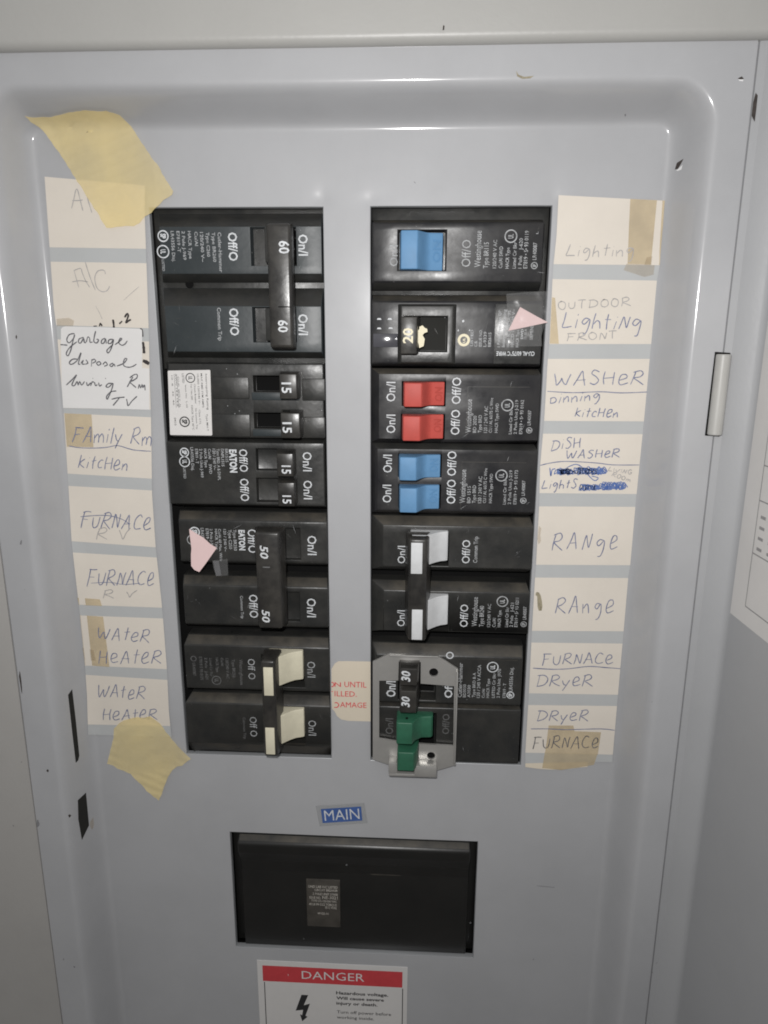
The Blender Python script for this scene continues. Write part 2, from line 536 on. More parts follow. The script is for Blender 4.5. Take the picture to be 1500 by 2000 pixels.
def draped(pts, fn, m, cuts=3, extra=0.0):
    """photo outline -> sheet lying on fn, finely divided"""
    bm = bmesh.new()
    vs = [bm.verts.new((x, -y, 0)) for x, y in pts]
    bm.faces.new(vs)
    bmesh.ops.triangulate(bm, faces=bm.faces)
    for _ in range(cuts):
        bmesh.ops.subdivide_edges(bm, edges=bm.edges, cuts=1, use_grid_fill=True)
    bm.verts.index_update()
    mb = MB()
    mb.add([at_fn(v.co.x, -v.co.y, fn) for v in bm.verts], [tuple(v.index for v in f_.verts) for f_ in bm.faces], m)
    bm.free()
    return mb

# ------------------------------------------------------------------ the pressed cover
TRAY_W, TRAY_H = 11.5, 14.5
TX0, TX1, TZ1, TZ0, TR = -103.0, 101.0, 22.5, -430.0, 3.0
def smooth01(t):
    t = max(0.0, min(1.0, t))
    return t * t * t * (t * (6 * t - 15) + 10)
def tray_sd(x, z):
    cx, cz = (TX0 + TX1) / 2, (TZ0 + TZ1) / 2
    qx, qz = abs(x - cx) - (TX1 - TX0) / 2 + TR, abs(z - cz) - (TZ1 - TZ0) / 2 + TR
    return math.hypot(max(qx, 0), max(qz, 0)) + min(max(qx, qz), 0) - TR
def dent(x, z, cx, cz, r, h):
    d2 = ((x - cx) ** 2 + (z - cz) ** 2) / (r * r)
    return h * math.exp(-d2)
def cover_y(x, z):
    y = -TRAY_H * smooth01(tray_sd(x, z) / TRAY_W)
    y += 0.12 * math.sin(x * .045 + 1) * math.sin(z * .03)         # sheet metal is never quite flat
    y += dent(x, z, -8.6, 2.5, 3.0, 0.45) + dent(x, z, 66.8, 2.5, 3.2, 0.5) + dent(x, z, 7.2, 1.5, 3, 0.3)
    y += dent(x, z, 104, 9.5, 3, 0.5)
    return y

E_SEAM_L = at(60, 1515, -TRAY_H).x
E_SEAM_R = at(1392, 850, -TRAY_H).x
E_TOP = at(700, 94, -TRAY_H).z
OPEN = [(-67.3, -8.2, -206.0, 0.2), (7.2, 67.0, -206.2, 0.3), (-51.5, 51.5, -300.0, -241.8)]

def frange(a, b, step):
    n = max(1, int(round((b - a) / step)))
    return [a + (b - a) * i / n for i in range(n)]

def build_cover():
    mb = MB()
    ox = sorted({v for o in OPEN for v in o[:2]})
    oz = sorted({v for o in OPEN for v in o[2:]})
    def axis(lo, hi, marks, fine):
        pts = set()
        for (a, b) in fine:
            for v in frange(a, b, 0.6):
                pts.add(round(v, 3))
        for v in frange(lo, hi, 3.2):
            if all(not (a - 1 < v < b + 1) for a, b in fine) and all(abs(v - k) > 1.2 for k in marks):
                pts.add(round(v, 3))
        pts |= {round(k, 3) for k in marks} | {round(lo, 3), round(hi, 3)}
        return sorted(p for p in pts if lo - 2e-3 <= p <= hi + 2e-3)
    xs = axis(E_SEAM_L, E_SEAM_R, ox, [(TX0 - TRAY_W - 1, TX0 + 1.5), (TX1 - 1.5, TX1 + TRAY_W + 1), (-12, -5.6), (5, 10), (63, 70)])
    zs = axis(-430, E_TOP + 1, oz, [(TZ1 - 2, TZ1 + TRAY_W + 1), (-1.5, 6)])
    idx, verts = {}, []
    for i, x in enumerate(xs):
        for j, z in enumerate(zs):
            idx[i, j] = len(verts)
            verts.append((x, cover_y(x, z), z))
    faces = []
    for i in range(len(xs) - 1):
        for j in range(len(zs) - 1):
            cx, cz = (xs[i] + xs[i + 1]) / 2, (zs[j] + zs[j + 1]) / 2
            if any(a < cx < b and c < cz < d for a, b, c, d in OPEN):
                continue
            faces.append((idx[i, j], idx[i + 1, j], idx[i + 1, j + 1], idx[i, j + 1]))
    mb.add(verts, faces, 'steel')
    for (x0, x1, z0, z1) in OPEN:                       # rolled sheet edge round each opening
        X = [x for x in xs if x0 - 1e-3 <= x <= x1 + 1e-3]
        Zs = [z for z in zs if z0 - 1e-3 <= z <= z1 + 1e-3]
        loop = [(x, z0) for x in X] + [(x1, z) for z in Zs[1:]] + [(x, z1) for x in X[::-1][1:]] + [(x0, z) for z in Zs[::-1][1:-1]]
        rings = []
        for k, (ins, dy) in enumerate(((0, 0), (0.18, 0.1), (0.3, 0.4), (0.3, 2.2))):
            r = []
            for (x, z) in loop:
                xx = min(max(x, x0 + ins), x1 - ins)
                zz = min(max(z, z0 + ins), z1 - ins)
                r.append((xx, cover_y(x, z) + dy, zz))
            rings.append(r)
        n = len(loop)
        v = [p for r in rings for p in r]
        f = []
        for k in range(len(rings) - 1):
            for i in range(n):
                j = (i + 1) % n
                f.append((k * n + i, k * n + j, (k + 1) * n + j, (k + 1) * n + i))
        mb.add(v, f, 'edge')
    # cover flanges folded back at the outer seams
    for x in (E_SEAM_L, E_SEAM_R):
        s = 1 if x > 0 else -1
        v = []
        for z in (-430, E_TOP):
            for dx, dy in ((0, 0), (.15 * s, .06), (.25 * s, .25), (.25 * s, 1.2)):
                v.append((x + dx, -TRAY_H + dy, z))
        mb.add(v, [(k, k + 1, k + 5, k + 4) for k in range(3)], 'steel')
    # chips, scratches and smudges of the enamel
    def blot(pts, m, lift=0.08):
        mb.poly([at_fn(x, y, lambda a, b: cover_y(a, b) - lift) for x, y in pts], m)
    def round_blot(cx, cy, rx, ry, m, rot=0.0):
        pts = []
        for i in range(9):
            a = 2 * math.pi * i / 9
            k = random.uniform(.6, 1.15)
            u, v = math.cos(a) * rx * k, math.sin(a) * ry * k
            pts.append((cx + u * math.cos(rot) - v * math.sin(rot), cy + u * math.sin(rot) + v * math.cos(rot)))
        blot(pts, m)
    blot([(1476, 181), (1480, 186), (1477, 215), (1474, 238), (1468, 226), (1471, 200)], 'chip')
    blot([(1441, 153), (1449, 149), (1453, 154), (1446, 156)], 'chip')
    blot([(1442, 155), (1452, 155), (1451, 159), (1444, 158)], 'chip_white')
    blot([(1008, 138), (1013, 146), (1024, 150), (1043, 148), (1036, 153), (1020, 154), (1010, 149)], 'chip_tan')
    blot([(1318, 331), (1322, 318), (1335, 310), (1330, 320), (1324, 330)], 'chip')
    blot([(1320, 334), (1333, 322), (1331, 331), (1324, 334)], 'chip_white')
    round_blot(32, 658, 2, 5, 'chip')
    round_blot(41, 1060, 2.5, 6, 'smudge_glint')
    round_blot(93, 1505, 2.5, 3.5, 'chip')
    round_blot(136, 1593, 3, 4, 'chip')
    round_blot(74, 1609, 3.5, 8, 'smudge_glint')
    round_blot(40, 1330, 1.8, 24, 'chip', -0.12)
    round_blot(1068, 1732, 22, 1.2, 'faint', 0.1)
    for _k in range(34):
        _x, _y = random.uniform(20, 1460), random.uniform(110, 1990)
        if 360 < _x < 1100 and 380 < _y < 1500:
            continue
        round_blot(_x, _y, random.uniform(.8, 2.2), random.uniform(.8, 3.5), random.choice(['faint', 'faint', 'smudge_glint']), random.uniform(-1, 1))
    round_blot(180, 1610, 5, 14, 'stain_brown', 0.1)
    return mb

cover_root = thing('breaker_cover', 'grey enamelled steel cover with pressed tray round the breaker openings', 'panel cover', (0, 0, -380))
part(build_cover(), 'cover_sheet', cover_root)
for pts in ([(133, 1357), (141, 1346), (148, 1405), (155, 1476), (153, 1485), (148, 1490), (141, 1430)],
            [(152, 1563), (168, 1548), (171, 1580), (174, 1612), (160, 1641), (153, 1600)]):
    mb = draped(pts, lambda a, b: cover_y(a, b) - 0.12, 'slot_dark', 4)  # flat patch, the slot's inner shade put into its dark colour
    part(mb, 'slot', cover_root, 'flat dark patch painting the shade of a slot in the tray side')

# ------------------------------------------------------------------ enclosure behind and round the cover
enc = thing('panel_enclosure', 'grey steel electrical enclosure round the breaker cover, door swung open', 'enclosure', (0, 20, -430))
mb = MB()
HY = -TRAY_H - 3.0
zb = at(700, 92, -TRAY_H).z
tilt = (at(1500, 78, -TRAY_H).z - at(0, 103, -TRAY_H).z) / (at(1500, 78, -TRAY_H).x - at(0, 103, -TRAY_H).x)
prof = [(-TRAY_H + 6, zb)]
for i in range(9):
    a = math.pi / 2 * i / 8
    prof.append((HY + 3 - 3 * math.sin(a), zb + 2.6 - 2.6 * math.cos(a)))
prof += [(HY, zb + 8), (HY - .5, zb + 14), (HY + .2, zb + 40), (HY + .5, zb + 130), (HY + 40, zb + 130)]
v, f = [], []
XS = [-190 + 38 * i for i in range(11)]
for x in XS:
    v += [(x, y, z + tilt * (x - 5)) for y, z in prof]
n = len(prof)
for i in range(len(XS) - 1):
    f += [(i * n + k, (i + 1) * n + k, (i + 1) * n + k + 1, i * n + k + 1) for k in range(n - 1)]
mb.add(v, f, 'hood')
p = at(866, 56, HY)
mb.poly([(p.x - .25, HY - .6, p.z - .6), (p.x + .2, HY - .6, p.z - .5), (p.x + .3, HY - .6, p.z + .5), (p.x - .1, HY - .6, p.z + .7)], 'chip')
part(mb, 'upper_hood', enc, 'beige grey upper housing with a rounded lower edge')
mb = MB()
xl = E_SEAM_L - 0.9
v = []
for z in (-430, zb + 5):
    v += [(xl + .75, -TRAY_H + .9, z), (xl + .3, -TRAY_H + .9, z), (xl + .2, -TRAY_H + .3, z), (xl - .3, -TRAY_H + .1, z), (xl - 60, -TRAY_H - .3, z)]
mb.add(v, [(k, k + 1, k + 6, k + 5) for k in range(4)], 'steel_warm')
part(mb, 'side_flange', enc)
mb = MB()
mb.box(-150, 150, 16, 22, -430, 60, 'void', 0)
for x in (-150, 150):
    mb.box(x - 1, x + 1, 2, 22, -430, 60, 'void', 0)
part(mb, 'back_box', enc)
mb = MB()
mb.box(-69.5, -6.5, 8, 15.5, -209, 3, 'void', 0)
mb.box(5.5, 69.5, 8, 15.5, -209, 3, 'void', 0)
mb.box(40, 62, 5.2, 7.5, 0.0, 3.5, 'smudge_glint', 0.2)
part(mb, 'breaker_rail', enc)

# door, hinged on the right and swung out towards the viewer
fold_a, fold_b = at(1470, 850, -TRAY_H - 5), at(1313, 2000, -TRAY_H - 5)
fx, fy = (fold_a.x + fold_b.x) / 2, -TRAY_H - 5
fold_x = fx
best = None
for i in range(200):
    a = math.radians(60 + i * .3)
    n = Vector((math.sin(a), math.cos(a), 0))
    p0 = Vector((fold_x, fy, 0))
    p = at_plane(1428, 1197, p0, n)
    q = p + Vector((math.cos(a), -math.sin(a), 0)) * 3
    def proj(w):
        c = ROT.transposed() @ (w - CAM)
        return (750 + F_PX * c.x / -c.z, 1000 - F_PX * c.y / -c.z)
    A, B = proj(p), proj(q)
    sl = (B[1] - A[1]) / (B[0] - A[0])
    if best is None or abs(sl - 0.80) < best[0]:
        best = (abs(sl - 0.80), a)
DA = best[1]
DN = Vector((math.sin(DA), math.cos(DA), 0))
DD = Vector((math.cos(DA), -math.sin(DA), 0))
DP = Vector((fold_x, fy, 0))
print('door angle', math.degrees(DA), 'fold', fold_x, 'seam', E_SEAM_L, E_SEAM_R, 'top', E_TOP)
mb = MB()
v = []
inn = []
inn.append(Vector((E_SEAM_R + .1, -TRAY_H + 1.0, 0)))
inn.append(Vector((E_SEAM_R + .6, -TRAY_H + 1.0, 0)))
inn.append(Vector((E_SEAM_R + .75, -TRAY_H + 0.35, 0)))
inn.append(Vector((E_SEAM_R + 3.0, -TRAY_H + 0.1, 0)))
e = DP + Vector((-2.6, 0.9, 0))
inn.append(e)
for t in (0.25, .5, .75, 1.0):
    a = e.lerp(DP, t); b = DP.lerp(DP + DD * 2.6, t)
    inn.append(a.lerp(b, t))
inn.append(DP + DD * 60)
inn.append(DP + DD * 190)
inn.append(DP + DD * 190 + DN * 1.5)
inn.append(DP + DD * 2 + DN * 1.5 + Vector((1, 0, 0)))
zt = at(1490, 178, -TRAY_H).z
for z in (-430, -300, -200, -100, -40, zb + 1):
    v += [(q.x, q.y, z) for q in inn]
n = len(inn)
f = []
for r in range(5):
    f += [(r * n + k, r * n + k + 1, (r + 1) * n + k + 1, (r + 1) * n + k) for k in range(n - 1)]
mb.add(v, f, 'door')
door = part(mb, 'door', enc, 'grey door leaf opened outwards on the right')
# hinge knuckle
mb = MB()
ha, hb = at(1421, 692, -TRAY_H - 2.5), at(1398, 851, -TRAY_H - 2.5)
hx, r = (ha.x + hb.x) / 2, 2.35
v, f = [], []
N = 20
for z in (hb.z, hb.z + .3, ha.z - .3, ha.z):
    rr = r - (.3 if z in (hb.z, ha.z) else 0)
    v += [(hx + rr * math.cos(2 * math.pi * i / N), -TRAY_H - 0.4 + rr * math.sin(2 * math.pi * i / N), z) for i in range(N)]
for k in range(3):
    f += [(k * N + i, k * N + (i + 1) % N, (k + 1) * N + (i + 1) % N, (k + 1) * N + i) for i in range(N)]
f += [tuple(range(N)), tuple(range(3 * N, 4 * N))]
mb.add(v, f, 'hinge')
mb.poly([(hx - 2.9, -TRAY_H - .15, hb.z - .3), (hx + 1.8, -TRAY_H - .15, hb.z - .6), (hx + 2.2, -TRAY_H - .15, ha.z + .4), (hx - 2.7, -TRAY_H - .15, ha.z + .7)], 'void')  # dark sheet paints the gap and shadow behind the knuckle
part(mb, 'hinge', enc, 'light grey hinge knuckle')

# paper diagram on the open door
mb = MB()
def dp(px, py, lift=0.15):
    return at_plane(px, py, DP - DN * lift, DN)
P1, P2 = dp(1426, 1197), dp(1500, 1254)
du = DD
L1 = dp(1470, 880)
zl0, zl1 = P1.z, -25.0
base = P1
def lp(u, z, lift=0.0):
    q = base + DD * u - DN * lift
    return (q.x, q.y, z)
mb.add([lp(0, zl0), lp(110, zl0), lp(110, zl1), lp(0, zl1)], [(0, 1, 2, 3)], 'white_label')
def lline(u0, z0, u1, z1, w=0.22):
    if abs(u1 - u0) > abs(z1 - z0):
        mb.add([lp(u0, z0 - w, .08), lp(u1, z1 - w, .08), lp(u1, z1 + w, .08), lp(u0, z0 + w, .08)], [(0, 1, 2, 3)], 'smudge_glint')
    else:
        mb.add([lp(u0 - w, z0, .08), lp(u0 + w, z0, .08), lp(u1 + w, z1, .08), lp(u1 - w, z1, .08)], [(0, 1, 2, 3)], 'smudge_glint')
z0 = zl0
lline(9, z0 + 6, 9, z0 + 80)
lline(9, z0 + 6, 100, z0 + 6)
lline(9, z0 + 24, 100, z0 + 24)
lline(9, z0 + 41, 100, z0 + 41)
lline(9, z0 + 52, 100, z0 + 52)
lline(9, z0 + 64, 100, z0 + 64)
for i in range(8):
    for j in range(4):
        lline(11 + i * 6, z0 + 26 + j * 3.4, 14 + i * 6, z0 + 26 + j * 3.4, .5)
mb.add([lp(15, z0 + 43, .08), lp(22, z0 + 43, .08), lp(22, z0 + 50, .08), lp(15, z0 + 50, .08)], [(0, 1, 2, 3)], 'main_blue')
q = base
lab = mb.build('door_diagram', None, (q.x, q.y, q.z))
tag(lab, 'white paper diagram with faint ruled boxes pasted inside the open door', 'paper label')

# ------------------------------------------------------------------ breakers
def pole(mb, mid, front, m, holes=(), bev=0.45, floor=7.0, back=12.0, hole_mat='void', side_mats=None):
    """mid = (x0,x1,z0,z1,y) shoulder outline, front = (x0,x1,z0,z1,y) face; holes cut through the face"""
    fx0, fx1, fz0, fz1, fy_ = front
    X0, X1, Z0, Z1, my = mid
    xs = sorted({fx0, fx1} | {v for h in holes for v in h[:2]})
    zs = sorted({fz0, fz1} | {v for h in holes for v in h[2:4]})
    verts, faces, fm = [], [], {}
    vi = {}
    def V(p):
        k = tuple(round(c, 4) for c in p)
        if k not in vi:
            vi[k] = len(verts)
            verts.append(p)
        return vi[k]
    def mp(x, z):
        return (X0 + (x - fx0) / (fx1 - fx0) * (X1 - X0), Z0 + (z - fz0) / (fz1 - fz0) * (Z1 - Z0))
    for i in range(len(xs) - 1):
        for j in range(len(zs) - 1):
            cx, cz = (xs[i] + xs[i + 1]) / 2, (zs[j] + zs[j + 1]) / 2
            hole = any(h[0] < cx < h[1] and h[2] < cz < h[3] for h in holes)
            yy = fy_ + (floor if hole else 0)
            if hole:
                fm[len(faces)] = hole_mat
            faces.append([V((xs[i], yy, zs[j])), V((xs[i + 1], yy, zs[j])), V((xs[i + 1], yy, zs[j + 1])), V((xs[i], yy, zs[j + 1]))])
    for h in holes:
        hx = [x for x in xs if h[0] - 1e-6 <= x <= h[1] + 1e-6]
        hz = [z for z in zs if h[2] - 1e-6 <= z <= h[3] + 1e-6]
        segs = [((a, h[2]), (b, h[2])) for a, b in zip(hx, hx[1:])] + [((a, h[3]), (b, h[3])) for a, b in zip(hx, hx[1:])]
        segs += [((h[0], a), (h[0], b)) for a, b in zip(hz, hz[1:])] + [((h[1], a), (h[1], b)) for a, b in zip(hz, hz[1:])]
        for a, b in segs:
            faces.append([V((a[0], fy_, a[1])), V((b[0], fy_, b[1])), V((b[0], fy_ + floor, b[1])), V((a[0], fy_ + floor, a[1]))])
    segs = [('b', (a, fz0), (b, fz0)) for a, b in zip(xs, xs[1:])] + [('t', (a, fz1), (b, fz1)) for a, b in zip(xs, xs[1:])]
    segs += [('l', (fx0, a), (fx0, b)) for a, b in zip(zs, zs[1:])] + [('r', (fx1, a), (fx1, b)) for a, b in zip(zs, zs[1:])]
    for side, a, b in segs:
        ma, mb_ = mp(*a), mp(*b)
        if side_mats and side in side_mats:
            fm[len(faces)] = side_mats[side]
        faces.append([V((a[0], fy_, a[1])), V((b[0], fy_, b[1])), V((mb_[0], my, mb_[1])), V((ma[0], my, ma[1]))])
        faces.append([V((ma[0], my, ma[1])), V((mb_[0], my, mb_[1])), V((mb_[0], my + back, mb_[1])), V((ma[0], my + back, ma[1]))])
    mb.solid(verts, faces, m, bev, 2, 25, fm)

def rect(z, x0, x1, y0, y1, y):
    """zoomed photo box -> (x0,x1,z0,z1) in mm on plane y, squared to the panel"""
    xm, ym = (x0 + x1) / 2, (y0 + y1) / 2
    return (at(*z(x0, ym), y).x, at(*z(x1, ym), y).x, at(*z(xm, y1), y).z, at(*z(xm, y0), y).z)

def grow(r, d):
    return (r[0] - d, r[1] + d, r[2] - d, r[3] + d)

def rocker(root, z, block, low, depth, hi_dir, m, m_dark, word, mode, name='toggle', face_y=-1.5, base=-0.5):
    """rocking toggle: tall block, concave ramp, low tongue carrying an embossed word"""
    b = rect(z, *block, -depth)
    lo = rect(z, *low, -depth * .30)
    mb = MB()
    z0, z1 = b[2], b[3]
    if hi_dir < 0:
        prof = [(b[0], base + 5), (b[0], -depth * .55), (b[0] + .5, -depth), (b[1], -depth - .2)]
        x_end, x_lo = lo[1], lo[0]
    else:
        prof = [(b[1], base + 5), (b[1], -depth * .55), (b[1] - .5, -depth), (b[0], -depth - .2)]
        x_end, x_lo = lo[0], lo[1]
    edge = prof[-1][0]
    for t in (0.12, .3, .5, .75, 1.0):
        prof.append((edge + (x_lo - edge) * (t ** .8), -depth - .2 + (depth * .66) * (1 - (1 - t) ** 1.8)))
    prof.append((x_end, -depth * .30))
    prof.append((x_end, base + 5))
    mb.prism_z(prof, z0, z1, m, 0.35, 3)
    if word:
        lx0, lx1 = min(low[0], low[1]), max(low[0], low[1])
        text(mb, word, z(lx0 + (lx1 - lx0) * .2, low[2] + (low[3] - low[2]) * .22), z(lx1 - (lx1 - lx0) * .18, low[3] - (low[3] - low[2]) * .18), -depth * .36, mode, m_dark, 0.02)
    return part(mb, name, root)

BR = 'breakers in the two columns of the panel'
z1 = Z(280, 380, .25333)
z2 = Z(280, 690, .25333)
z3 = Z(310, 980, .24)
z4 = Z(330, 1220, .22667)
z5 = Z(700, 380, .26667)
z6 = Z(700, 700, .26667)
z7 = Z(700, 990, .24)
z8 = Z(630, 1240, .28)
FY = -1.5
TY = FY - 0.04
LX0, LX1 = -66.9, -8.6
RX0, RX1 = 7.6, 66.6

def pole_z(i):
    return (-2.3 - 25.4 * (i + 1) + .15, -2.3 - 25.4 * i - .15)

def fit(z, x0, x1, y0, y1, i0, x_lim, y=FY):
    r = rect(z, x0, x1, y0, y1, y)
    return (r[0], r[1], r[2], r[3], y)

def specks(mb, r, n, y, seed, ms=('ink_dim', 'black_dust_lit', 'ink_dim', 'ink_grey')):
    rnd = random.Random(seed)
    for i in range(n):
        x, z = rnd.uniform(r[0], r[1]), rnd.uniform(r[2], r[3])
        if rnd.random() < .3:
            a, L, w = rnd.uniform(0, 3.1), rnd.uniform(.5, 2.2), .05
        else:
            a, L, w = rnd.uniform(0, 3.1), rnd.uniform(.08, .22), rnd.uniform(.06, .14)
        dx, dz = math.cos(a) * L, math.sin(a) * L
        nx, nz = -math.sin(a) * w, math.cos(a) * w
        q = [(x - dx, y, z - dz), (x + nx, y, z + nz), (x + dx, y, z + dz), (x - nx, y, z - nz)]
        mb.add(q, [(0, 1, 2, 3)], rnd.choice(ms))

# --- left, top: 60 A two pole
b = thing('circuit_breaker', 'black two-pole breaker with 60 on its long handle bar, top of the left column', 'circuit breaker', (-38, 5, -53), BR)
mb = MB()
h1 = rect(z1, 826, 1180, 250, 550, FY)
h2 = rect(z1, 842, 1180, 868, 1140, FY)
fA = rect(z1, 108, 1372, 248, 610, FY)
fB = rect(z1, 150, 1372, 862, 1212, FY)
fx0 = min(fA[0], fB[0]) + 1.2
pole(mb, (LX0 + 2.0, LX1 - .3, fA[2] - 2.6, -1.6, 2.8), (fx0, fA[1], fA[2], fA[3], FY), 'black_tint', [h1], side_mats={'t': 'black', 'b': 'black'})
pole(mb, (LX0 + 2.0, LX1 - .3, fB[2] - 2.2, fA[2] - 4.4, 2.8), (fx0, fB[1], fB[2], fB[3], FY), 'black_tint', [h2], side_mats={'t': 'black', 'b': 'black'})
mb.box(LX0, LX1, 3.6, 14, -53.2, 0.0, 'black', .3)
disc(mb, z1(355, 690), 8, 2.6, 'void')
lines(mb, z1, [(1197, 1266, 308, 472, 'On/I'), (1197, 1266, 922, 1084, 'On/I'), (657, 723, 292, 512, 'Off/O'), (667, 733, 877, 1087, 'Off/O')], TY, 'D', 'ink_white', .02)
lines(mb, z1, [(580, 606, 292, 600, 'Cutler-Hammer'), (533, 557, 292, 520, 'Type BR260'), (487, 511, 292, 480, 'Type C260'),
               (442, 466, 290, 520, '120/240 V~'), (396, 420, 286, 396, 'Cu/Al'), (348, 372, 282, 495, 'HACR Type'), (302, 325, 282, 505, '2 Pole J-969'),
               (260, 283, 282, 445, 'E7819 -T'), (217, 241, 282, 520, 'LR43556 Disj.'), (145, 163, 502, 590, 'LISTED'), (574, 602, 873, 1128, 'Common Trip')], TY, 'D', 'ink_white', .012)
csa_mark(mb, z1, (152, 320), 38, TY, 'D', 'ink_white', .2533)
ul_mark(mb, z1, (152, 440), 44, TY, 'D', 'ink_white', .2533)
specks(mb, fA, 16, TY - .02, 0)
specks(mb, fB, 16, TY - .02, 40)
part(mb, 'housing', b)
for hh in (h1, h2):
    t = MB()
    t.frustum((hh[1] - 9.5, hh[1] - 1.2, hh[2] + .6, hh[3] - .6, -7), (hh[1] - 10, hh[1] - .6, hh[2] + .4, hh[3] - .4, 4), 'black', .4)
    part(t, 'toggle', b)
def bar(root, z, x0, x1, y0, y1, depth, m='tie', taper=1.2, end=1.0, base=-5.0):
    r = rect(z, x0, x1, y0, y1, -depth)
    mb = MB()
    mb.frustum((r[0], r[1], r[2], r[3], -depth), (r[0] - taper, r[1] + taper, r[2] - end, r[3] + end, base), m, .9, 3)
    return mb, r
mb, r = bar(b, z1, 962, 1140, 225, 1178, 11.5, taper=.35, base=-6)
v = at(*z1(1040, 870), -11.55)
w = at(*z1(1135, 870), -11.55)
mb.add([(v.x, -11.56, v.z), (w.x, -11.56, v.z), (w.x, -11.56, v.z + .35), (v.x, -11.56, v.z + .35)], [(0, 1, 2, 3)], 'void')
lines(mb, z1, [(1046, 1122, 357, 455, '60'), (1040, 1112, 968, 1062, '60')], -11.56, 'D', 'ink_white', .02)
part(mb, 'handle_tie', b, 'handle bar joining both poles, printed 60')

# --- left: 15/15 tandem with white rating label
b = thing('circuit_breaker', 'black twin breaker marked 15 twice, with a white printed rating label', 'circuit breaker', (-38, 5, -78), BR)
mb = MB()
zb_, zt_ = at(*z2(700, 648), FY).z, at(*z2(700, 84), FY).z
hA = rect(z2, 845, 1195, 172, 300, FY)
hB = rect(z2, 852, 1200, 458, 582, FY)
pole(mb, (LX0 + 1.5, LX1 - .2, zb_ - .6, zt_ + .4, 2.2), (LX0 + 3.6, LX1 - .6, zb_, zt_, FY), 'black', [hA, hB], bev=.35, floor=5)
for (x0, x1, y0, y1) in ((535, 815, 182, 350), (540, 825, 468, 640), (1225, 1400, 195, 365), (1225, 1400, 490, 650)):
    q = rect(z2, x0, x1, y0, y1, FY)
    mb.box(q[0], q[1], FY - .7, FY + .5, q[2], q[3], 'black', .3)
for (x0, x1, y0, y1) in ((838, 1205, 303, 362), (846, 1215, 586, 640)):
    q = rect(z2, x0, x1, y0, y1, FY)
    mb.box(q[0], q[1], FY - .5, FY + .5, q[2], q[3], 'black_tint', .25)
for cx, cy in ((725, 160), (740, 445), (640, 120), (650, 405), (1380, 155), (1375, 440), (705, 465)):
    disc(mb, z2(cx, cy), .9, FY - .03, 'ink_grey', 7)
part(mb, 'housing', b)
for (fr, hole) in (((1050, 1182, 160, 352), False), ((1060, 1205, 462, 655), True)):
    t = MB()
    q = rect(z2, *fr, -9)
    t.frustum((*q, -9), (q[0] - 1.6, q[1] + .3, q[2] - .2, q[3] + .8, 2), 'tie', .35)
    lines(t, z2, [(1068, 1138, 225, 308, '15')] if not hole else [(1075, 1142, 532, 615, '15')], -9.05, 'D', 'ink_white', .02)
    if hole:
        c = at(*z2(1105, 450), -5)
        t.box(c.x - 1.2, c.x + 1.2, -6.4, -5, c.z - .2, c.z + .45, 'void', 0)
    part(t, 'toggle', b)
t = MB()
pts = [at(*z2(x, y), FY - .06) for x, y in ((193, 134), (510, 128), (516, 134), (531, 628), (524, 634), (212, 630), (206, 624), (188, 140))]
t.poly(pts, 'white_label')
ly = FY - .1
lines(t, z2, [(484, 499, 160, 437, 'Interrupting Rating'), (486, 500, 468, 600, 'Type MH-T'), (448, 461, 156, 420, 'MAX RMS SYM AMPS'), (420, 433, 160, 400, '10,000 120/240 V~'),
              (430, 442, 435, 550, 'Class CTL'), (394, 407, 236, 390, 'Circuit Breaker'), (404, 416, 425, 585, 'No Common Trip'), (366, 378, 236, 360, 'Tel / No.280'), (374, 387, 402, 592, 'HACR Type 40°C'),
              (299, 315, 156, 230, 'LISTED'), (270, 281, 180, 420, 'CU-AL  60/75 C  AL'), (252, 262, 156, 410, 'AWG 14-8 14-8'), (222, 232, 172, 400, '10  8   35  40'), (238, 254, 497, 556, '0410'),
              (326, 337, 245, 420, 'Issue No.  L-25')], ly, 'D', 'ink_label', .008)
ul_mark(t, z2, (362, 190), 34, ly, 'D', 'ink_black', .2533)
csa_mark(t, z2, (318, 528), 36, ly, 'D', 'ink_black', .2533)
for x0 in (245, 265):
    q = rect(z2, x0 - 1.2, x0 + 1.2, 160, 420, ly)
    t.add([(q[0], ly, q[2]), (q[1], ly, q[2]), (q[1], ly, q[3]), (q[0], ly, q[3])], [(0, 1, 2, 3)], 'ink_label')
part(t, 'rating_label', b, 'white printed rating label')

# --- left: 15/15 tandem printed on the case
b = thing('circuit_breaker', 'black twin breaker marked 15 twice, white print straight on its case, left column', 'circuit breaker', (-38, 5, -104), BR)
mb = MB()
zb_, zt_ = at(*z2(760, 1165), FY).z, at(*z2(760, 690), FY).z
hA = rect(z2, 868, 1160, 735, 905, FY)
hB = rect(z2, 872, 1168, 962, 1150, FY)
pole(mb, (LX0 + 2.2, LX1 - .2, zb_ - 1.6, zt_ + 1.2, 2.2), (at(*z2(195, 930), FY).x, LX1 - .8, zb_, zt_, FY), 'black', [hA, hB], bev=.5, floor=4, hole_mat='black')
lines(mb, z2, [(1230, 1297, 762, 910, 'On/I'), (1236, 1300, 982, 1126, 'On/I'), (741, 803, 740, 915, 'Off/O'), (748, 812, 967, 1140, 'Off/O')], TY, 'D', 'ink_white', .008)
lines(mb, z2, [(667, 718, 742, 920, 'EATON')], TY, 'D', 'ink_white', .045)
lines(mb, z2, [(632, 653, 737, 840, 'BR1515'), (601, 622, 737, 872, 'DNPL1515'), (570, 591, 737, 980, 'Type BRD, A & DNPL'), (537, 558, 737, 900, '120 / 240 V~'), (504, 525, 737, 930, 'Cu/Al    SWD'),
               (471, 491, 737, 880, 'HACR Type'), (438, 459, 737, 958, '2 Pole Unit J-969'), (401, 423, 737, 850, 'E7819 - T'), (367, 389, 725, 905, 'LR43556 Disj.'), (310, 327, 882, 966, 'LISTED')], TY, 'D', 'ink_white', .014)
